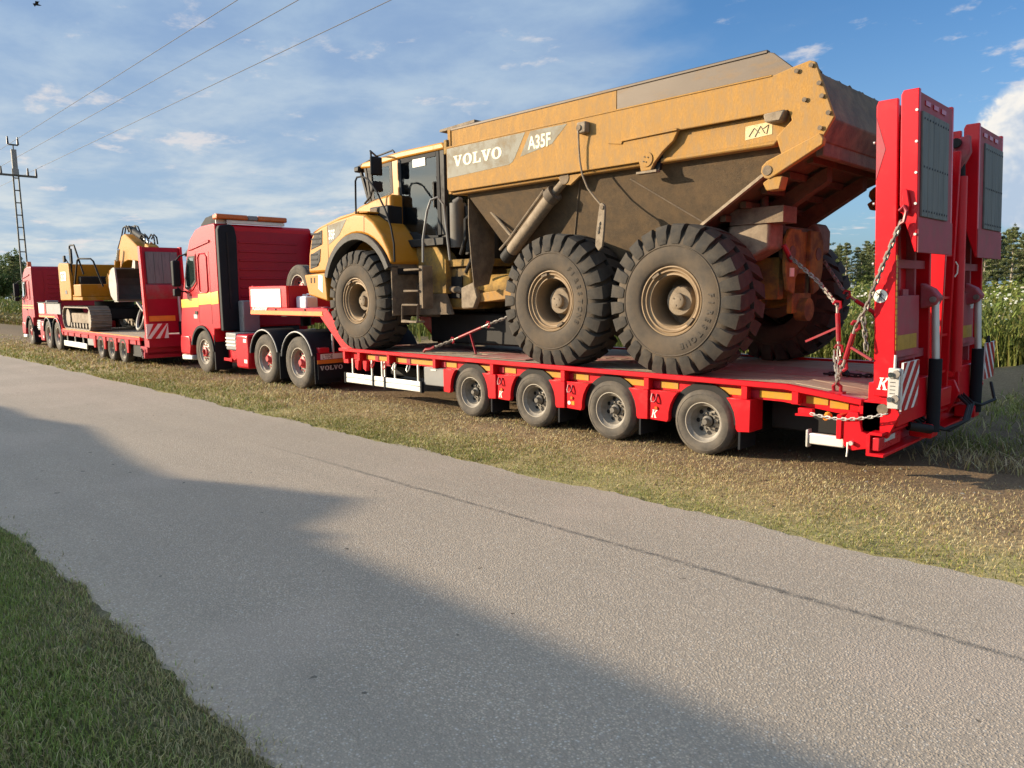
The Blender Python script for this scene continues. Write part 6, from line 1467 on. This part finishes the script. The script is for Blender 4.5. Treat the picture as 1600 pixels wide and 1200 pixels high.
def lawn():
    parts = []
    # near lawn, bottom left
    for (x0, x1, y0, y1, n, hs, wd) in ((-2.8, 2.2, -8.2, -5.95, 95000, (.016, .052), .0045), (-9, -2.8, -8.6, -5.95, 30000, (.02, .06), .007), (-40, -9, -9, -6.05, 14000, (.05, .12), .016), (2.2, 9.0, -9.0, -6.05, 12000, (.03, .07), .007)):
        P = np.stack([rng.uniform(x0, x1, n), rng.uniform(y0, y1, n)], 1)
        ed = -6.09+.018*np.sin(P[:, 0]*1.3+2)+.014*np.sin(P[:, 0]*5.1)+.07*vnoise(P, 4, 3)+.03*vnoise(P, 14, 6)
        keep = (P[:, 1] < ed) | (rng.uniform(0, 1, n) < .25*np.exp(-(P[:, 1]-ed)/.06))
        P = P[keep]; n = len(P)
        dry = np.clip(.30+.5*vnoise(P, 1.1, 5)+1.0*np.clip((P[:, 1]+6.55)/.4, 0, 1)*.5, 0, .95)
        g = pick(n, [(.22, .295, .070), (.30, .36, .095), (.165, .235, .055)], [.5, .3, .2]); d = pick(n, [(.46, .40, .21), (.35, .31, .15), (.24, .23, .09)], [.4, .4, .2])
        c = np.where((rng.uniform(0, 1, n) < dry)[:, None], d, g)
        parts.append(blades('l', P, rng.uniform(*hs, n), np.full(n, wd)*rng.uniform(.6, 1.4, n), 1.1, c))
    stuff('lawn_grass', parts, 'blade', 'green mown lawn grass at the bottom left beside the road', 'grass')
    parts = []
    for (x0, x1, y0, y1, n, hs, wd) in ((-1.5, 6.5, -2.05, .9, 100000, (.010, .036), .0046), (-7, -1.5, -2.05, .7, 56000, (.012, .042), .0068), (-16, -7, -2.1, .6, 26000, (.03, .075), .011), (-50, -16, -2.2, 1.2, 24000, (.05, .11), .024), (1.5, 7, 1.2, 9.5, 30000, (.03, .17), .010), (-40, 2, 3.3, 8.0, 9000, (.05, .16), .02)):
        P = np.stack([rng.uniform(x0, x1, n), rng.uniform(y0, y1, n)], 1)
        ed = -1.95+.4*edge_wob(P[:, 0]+7)+.06*vnoise(P, 5, 8)
        dens = np.where(P[:, 1] < -.55, 1.0, np.clip(1-(P[:, 1]+.55)*.85, .10, 1))*np.clip(.75+.7*vnoise(P, 1.6, 4), .15, 1)
        dens = np.where((P[:, 1] > 3.3) | ((P[:, 0] > 1.8) & (P[:, 1] > 1.0)), np.clip(.35+.9*vnoise(P, 1.1, 14), .03, 1), dens)
        keep = (P[:, 1] > ed) & (rng.uniform(0, 1, n) < dens)
        P = P[keep]; n = len(P)
        green = np.clip(1.15-(P[:, 1]+1.85)*.95+.75*vnoise(P, 1.3, 9), .05, .95)*.78
        green = np.where(P[:, 1] > 2, .85, green); green = np.where(P[:, 0] < -9, np.clip(green+.22, 0, .8), green)
        g = pick(n, [(.225, .245, .055), (.30, .29, .085), (.17, .20, .045)], [.45, .35, .2]); d = pick(n, [(.56, .47, .24), (.47, .37, .18), (.32, .24, .125), (.64, .57, .34)], [.35, .33, .22, .10])
        c = np.where((rng.uniform(0, 1, n) < green)[:, None], g, d)
        parts.append(blades('v', P, rng.uniform(*hs, n), np.full(n, wd)*rng.uniform(.6, 1.4, n), rng.uniform(.8, 3.2, n), c))
    stuff('verge_grass', parts, 'blade', 'dry straw-coloured verge grass between the road and the trailers', 'grass')
lawn()
def clods():
    n = 2600; P = np.stack([rng.uniform(-8, 6.5, n), rng.normal(.2, .9, n)], 1); P = P[(P[:, 1] > -1.7) & (P[:, 1] < 7)]; n = len(P)
    r = rng.uniform(.004, .022, n)**1.0; base = np.array([(1, 0, 0), (0, 1, 0), (-1, 0, 0), (0, -1, 0), (0, 0, .8)])
    V = P[:, None, :]*0; V = np.zeros((n, 5, 3)); V[:, :, :2] = P[:, None, :]
    V[:, :, 2] = ghv(P)[:, None]-.003; V += base[None]*r[:, None, None]*rng.uniform(.6, 1.5, (n, 5, 1))
    b = np.arange(n)[:, None]*5; F = np.concatenate([b+np.array([[0, 1, 4]]), b+np.array([[1, 2, 4]]), b+np.array([[2, 3, 4]]), b+np.array([[3, 0, 4]])], 0)
    col = np.repeat(pick(n, [(.20, .14, .085), (.28, .21, .14), (.12, .085, .05), (.34, .31, .27)], [.4, .3, .2, .1])[:, None], 5, 1).reshape(-1, 3)
    stuff('soil_clods', [(V.reshape(-1, 3), F, col)], 'blade', 'small clods and pebbles on the bare soil beside the trailer wheels', 'soil')
clods()
def weeds():
    parts = []
    def patch(x0, x1, y0, y1, n, hs, wd, cols, p, lean=.45):
        P = np.stack([rng.uniform(x0, x1, n), rng.uniform(y0, y1, n)], 1)
        h = rng.uniform(*hs, n)*(1+.25*vnoise(P, .6, 2))
        parts.append(blades('w', P, h, np.full(n, wd)*rng.uniform(.5, 1.5, n), lean, pick(n, cols, p)))
        # side leaves off the stems
        m = n*3
        i = rng.integers(0, n, m); zb = h[i]*rng.uniform(.15, .95, m)
        parts.append(blades('w2', P[i]+rng.normal(0, .03, (m, 2)), rng.uniform(.06, .20, m), np.full(m, wd*2.2)*rng.uniform(.6, 1.5, m), 2.2, pick(m, cols, p), zb=zb))
        return P, h
    G = [(.15, .185, .042), (.21, .225, .060), (.105, .14, .034), (.27, .25, .10)]
    P, h = patch(-4, 9, 9.6, 14, 17000, (.7, 1.45), .016, G, [.4, .3, .2, .1])
    P2, h2 = patch(-14, 14, 14, 26, 17000, (.9, 1.6), .030, G, [.4, .3, .2, .1])
    patch(-28, 14, 26, 46, 8000, (1.0, 1.7), .07, G, [.4, .3, .2, .1])
    patch(-40, -4, 8.5, 26, 13000, (.8, 1.5), .035, G, [.4, .3, .2, .1])
    patch(-95, -40, 6.5, 32, 16000, (.9, 1.7), .07, [(.125, .150, .035), (.165, .180, .05), (.09, .12, .03), (.22, .20, .09)], [.4, .3, .2, .1])
    patch(-70, -34, 4.6, 7.2, 4000, (.3, .7), .05, [(.26, .21, .10), (.16, .16, .05)], [.6, .4])
    stuff('tall_weeds', parts, 'leaf', 'tall green weeds covering the field behind the trailers', 'weeds')
    fl = []
    for P_, h_, n, s in ((P, h, 450, .020), (P2, h2, 1700, .042)):
        i = rng.integers(0, len(P_), n); q = P_[i]+rng.normal(0, .12, (n, 2)); m = n
        V = np.zeros((m, 4, 3)); a = rng.uniform(0, 6.28, m); z = ghv(q)+h_[i]*rng.uniform(.78, 1.08, m); ss = s*rng.uniform(.5, 1.5, m)
        for k in range(4):
            th = a+k*np.pi/2; V[:, k, 0] = q[:, 0]+np.cos(th)*ss; V[:, k, 1] = q[:, 1]+np.sin(th)*ss*.8; V[:, k, 2] = z+np.sin(th)*ss*.55
        F = np.arange(m*4).reshape(m, 4); F = np.concatenate([F[:, [0, 1, 2]], F[:, [0, 2, 3]]], 0)
        fl.append((V.reshape(-1, 3), F, np.repeat(pick(m, [(.72, .72, .62), (.60, .62, .48)], [.6, .4])[:, None, :], 4, 1).reshape(-1, 3)*.9))
    stuff('white_flowers', fl, 'leaf', 'scattered white flower heads among the weeds on the right', 'flowers')
weeds()
def tree_mesh(kind, seed):
    r = np.random.default_rng(seed); h = 7.0
    mb = MB()
    # trunk and limbs
    nseg = 6; pts = [(r.normal(0, .05)*k/nseg*2, r.normal(0, .05)*k/nseg*2, h*k/nseg*(.96 if kind == 'pine' else .75)) for k in range(nseg+1)]
    for k in range(nseg):
        r0 = .12*(1-k/nseg*.85); r1 = .12*(1-(k+1)/nseg*.85); mb.cyl(pts[k], pts[k+1], r0, r1, n=7, cap=False)
    C0 = []
    if kind == 'pine':
        z = h*r.uniform(.30, .40)
        while z < h*.985:
            t = (z-h*.3)/(h*.7); L_ = (1.55*(1-t)**.75+.12)*r.uniform(.7, 1.15); nb = int(r.integers(4, 7)); a0 = r.uniform(0, 6)
            for b in range(nb):
                a = a0+2*np.pi*b/nb+r.normal(0, .2); l = L_*r.uniform(.65, 1.15); up_ = r.uniform(.05, .55)
                e = Vector((l*math.cos(a), l*math.sin(a), z+up_*l*.6)); s0 = Vector((0, 0, z))
                mb.cyl(s0, e, .022, .006, n=4, cap=False)
                for q in np.linspace(.22, 1.04, 6):
                    p = s0+(e-s0)*q; C0.append((p.x+r.normal(0, .05), p.y+r.normal(0, .05), p.z+r.normal(0, .04), .11+.10*(1-q)))
            z += h*r.uniform(.045, .075)
        C0.append((0, 0, h*.99, .15))
        per, lw = 15, .034
        cols = [(.13, .155, .062), (.185, .205, .082), (.095, .12, .05), (.24, .235, .11)]
    else:
        for b in range(16):
            a = r.uniform(0, 6.28); z = h*r.uniform(.25, .62); l = r.uniform(.7, 1.7); e = Vector((l*math.cos(a), l*math.sin(a), z+l*r.uniform(.3, 1.2)))
            s0 = Vector((0, 0, z)); mb.cyl(s0, e, .05, .015, n=5, cap=False)
            for q in np.linspace(.45, 1.15, 4):
                p = s0+(e-s0)*q; C0.append((p.x+r.normal(0, .15), p.y+r.normal(0, .15), p.z+r.normal(0, .15), .42*r.uniform(.6, 1.2)))
        for k in range(16): C0.append((r.normal(0, .55), r.normal(0, .55), h*r.uniform(.6, .98), .42*r.uniform(.6, 1.1)))
        per, lw = 40, .085
        cols = [(.095, .135, .040), (.135, .17, .055), (.07, .10, .030), (.17, .195, .066)]
    trunk = mb.mesh('trunk', 'bark_pale' if seed % 3 else 'bark')
    C0 = np.array(C0); n = len(C0)*per; i = np.repeat(np.arange(len(C0)), per)
    D = r.normal(0, 1, (n, 3)); D /= np.linalg.norm(D, axis=1)[:, None]
    c = C0[i, :3]+D*(C0[i, 3]*r.uniform(.2, 1, n)**.6)[:, None]*np.array([1, 1, .75])
    u = r.normal(0, 1, (n, 3)); u /= np.linalg.norm(u, axis=1)[:, None]; v = np.cross(u, r.normal(0, 1, (n, 3))); v /= np.linalg.norm(v, axis=1)[:, None]
    s = lw*r.uniform(.6, 1.5, (n, 1))
    asp = 3.4 if kind == 'pine' else 1.3
    V = np.stack([c-u*s*asp, c+v*s*.7, c+u*s*asp, c-v*s*.7], 1).reshape(-1, 3)
    q = np.arange(n*4).reshape(n, 4); F = np.concatenate([q[:, [0, 1, 2]], q[:, [0, 2, 3]]], 0)
    ci = r.choice(4, n, p=[.4, .3, .2, .1]); col = np.array(cols)[ci]*r.uniform(.7, 1.3, (n, 1))*np.repeat(r.uniform(.75, 1.25, len(C0)), per)[:, None]
    crown = np_mesh('crown', V, F, np.repeat(col[:, None], 4, 1).reshape(-1, 3), 'leaf', 4)
    return trunk, crown
TREES = {'pine': [tree_mesh('pine', k) for k in (1, 2, 3, 6)], 'leafy': [tree_mesh('leafy', k) for k in (11, 12, 13)]}
def plant(kind, k, x, y, s, label, group, sz=1.0):
    o = bpy.data.objects.new('pine_tree' if kind == 'pine' else 'broadleaf_tree', None); C.objects.link(o)
    o.location = (x, y, ground_h(x, y) if y < 60 else .9); o.rotation_euler = (0, 0, random.uniform(0, 6.28)); o.scale = (s, s, s*sz)
    tag(o, label, 'tree', group)
    tr, cr = TREES[kind][k % len(TREES[kind])]
    for n, me in (('trunk', tr), ('crown', cr)):
        c = bpy.data.objects.new(n, me); C.objects.link(c); c.parent = o
    return o
def wood():
    rnd = random.Random(21)
    for k in range(150):
        x = -36+k*.33+rnd.uniform(-.5, .5); row = k % 6
        y = 48+row*2.0+rnd.uniform(-1.0, 1.0)
        plant('pine', rnd.randrange(4), x, y, rnd.uniform(.52, .82), 'dark pine in the wood beyond the weed field', 'pines of the wood behind the field', rnd.uniform(.9, 1.1))
    for k in range(46):
        x = -36+k*1.05+rnd.uniform(-.6, .6); y = 47+rnd.uniform(-1.5, 3.5)
        plant('pine' if k % 3 == 0 else 'leafy', rnd.randrange(4), x, y, rnd.uniform(.24, .44), 'young low tree at the edge of the wood beyond the weeds', 'young trees along the wood edge')
    for k in range(44):
        x = -150+k*1.15+rnd.uniform(-1, 1); y = (-x-38)*.19+rnd.uniform(-4.5, 2.5)+1.5
        plant('leafy' if k % 4 else 'pine', rnd.randrange(4), x, y, rnd.uniform(.80, 1.12), 'bushy tree in the dark clump behind the left tractor', 'trees behind the left truck')
    for k in range(30):
        x = -100+k*4.0+rnd.uniform(-1, 1); y = 63+rnd.uniform(0, 8)
        plant('pine' if k % 3 else 'leafy', rnd.randrange(4), x, y, rnd.uniform(.7, .95), 'distant tree of the far tree line behind the trucks', 'trees of the far tree line')
wood()
for o in [x for x in bpy.data.objects if x.type == 'MESH' and x.parent is None and not x.get('label') and not x.get('kind')]:
    print('UNTAGGED', o.name)
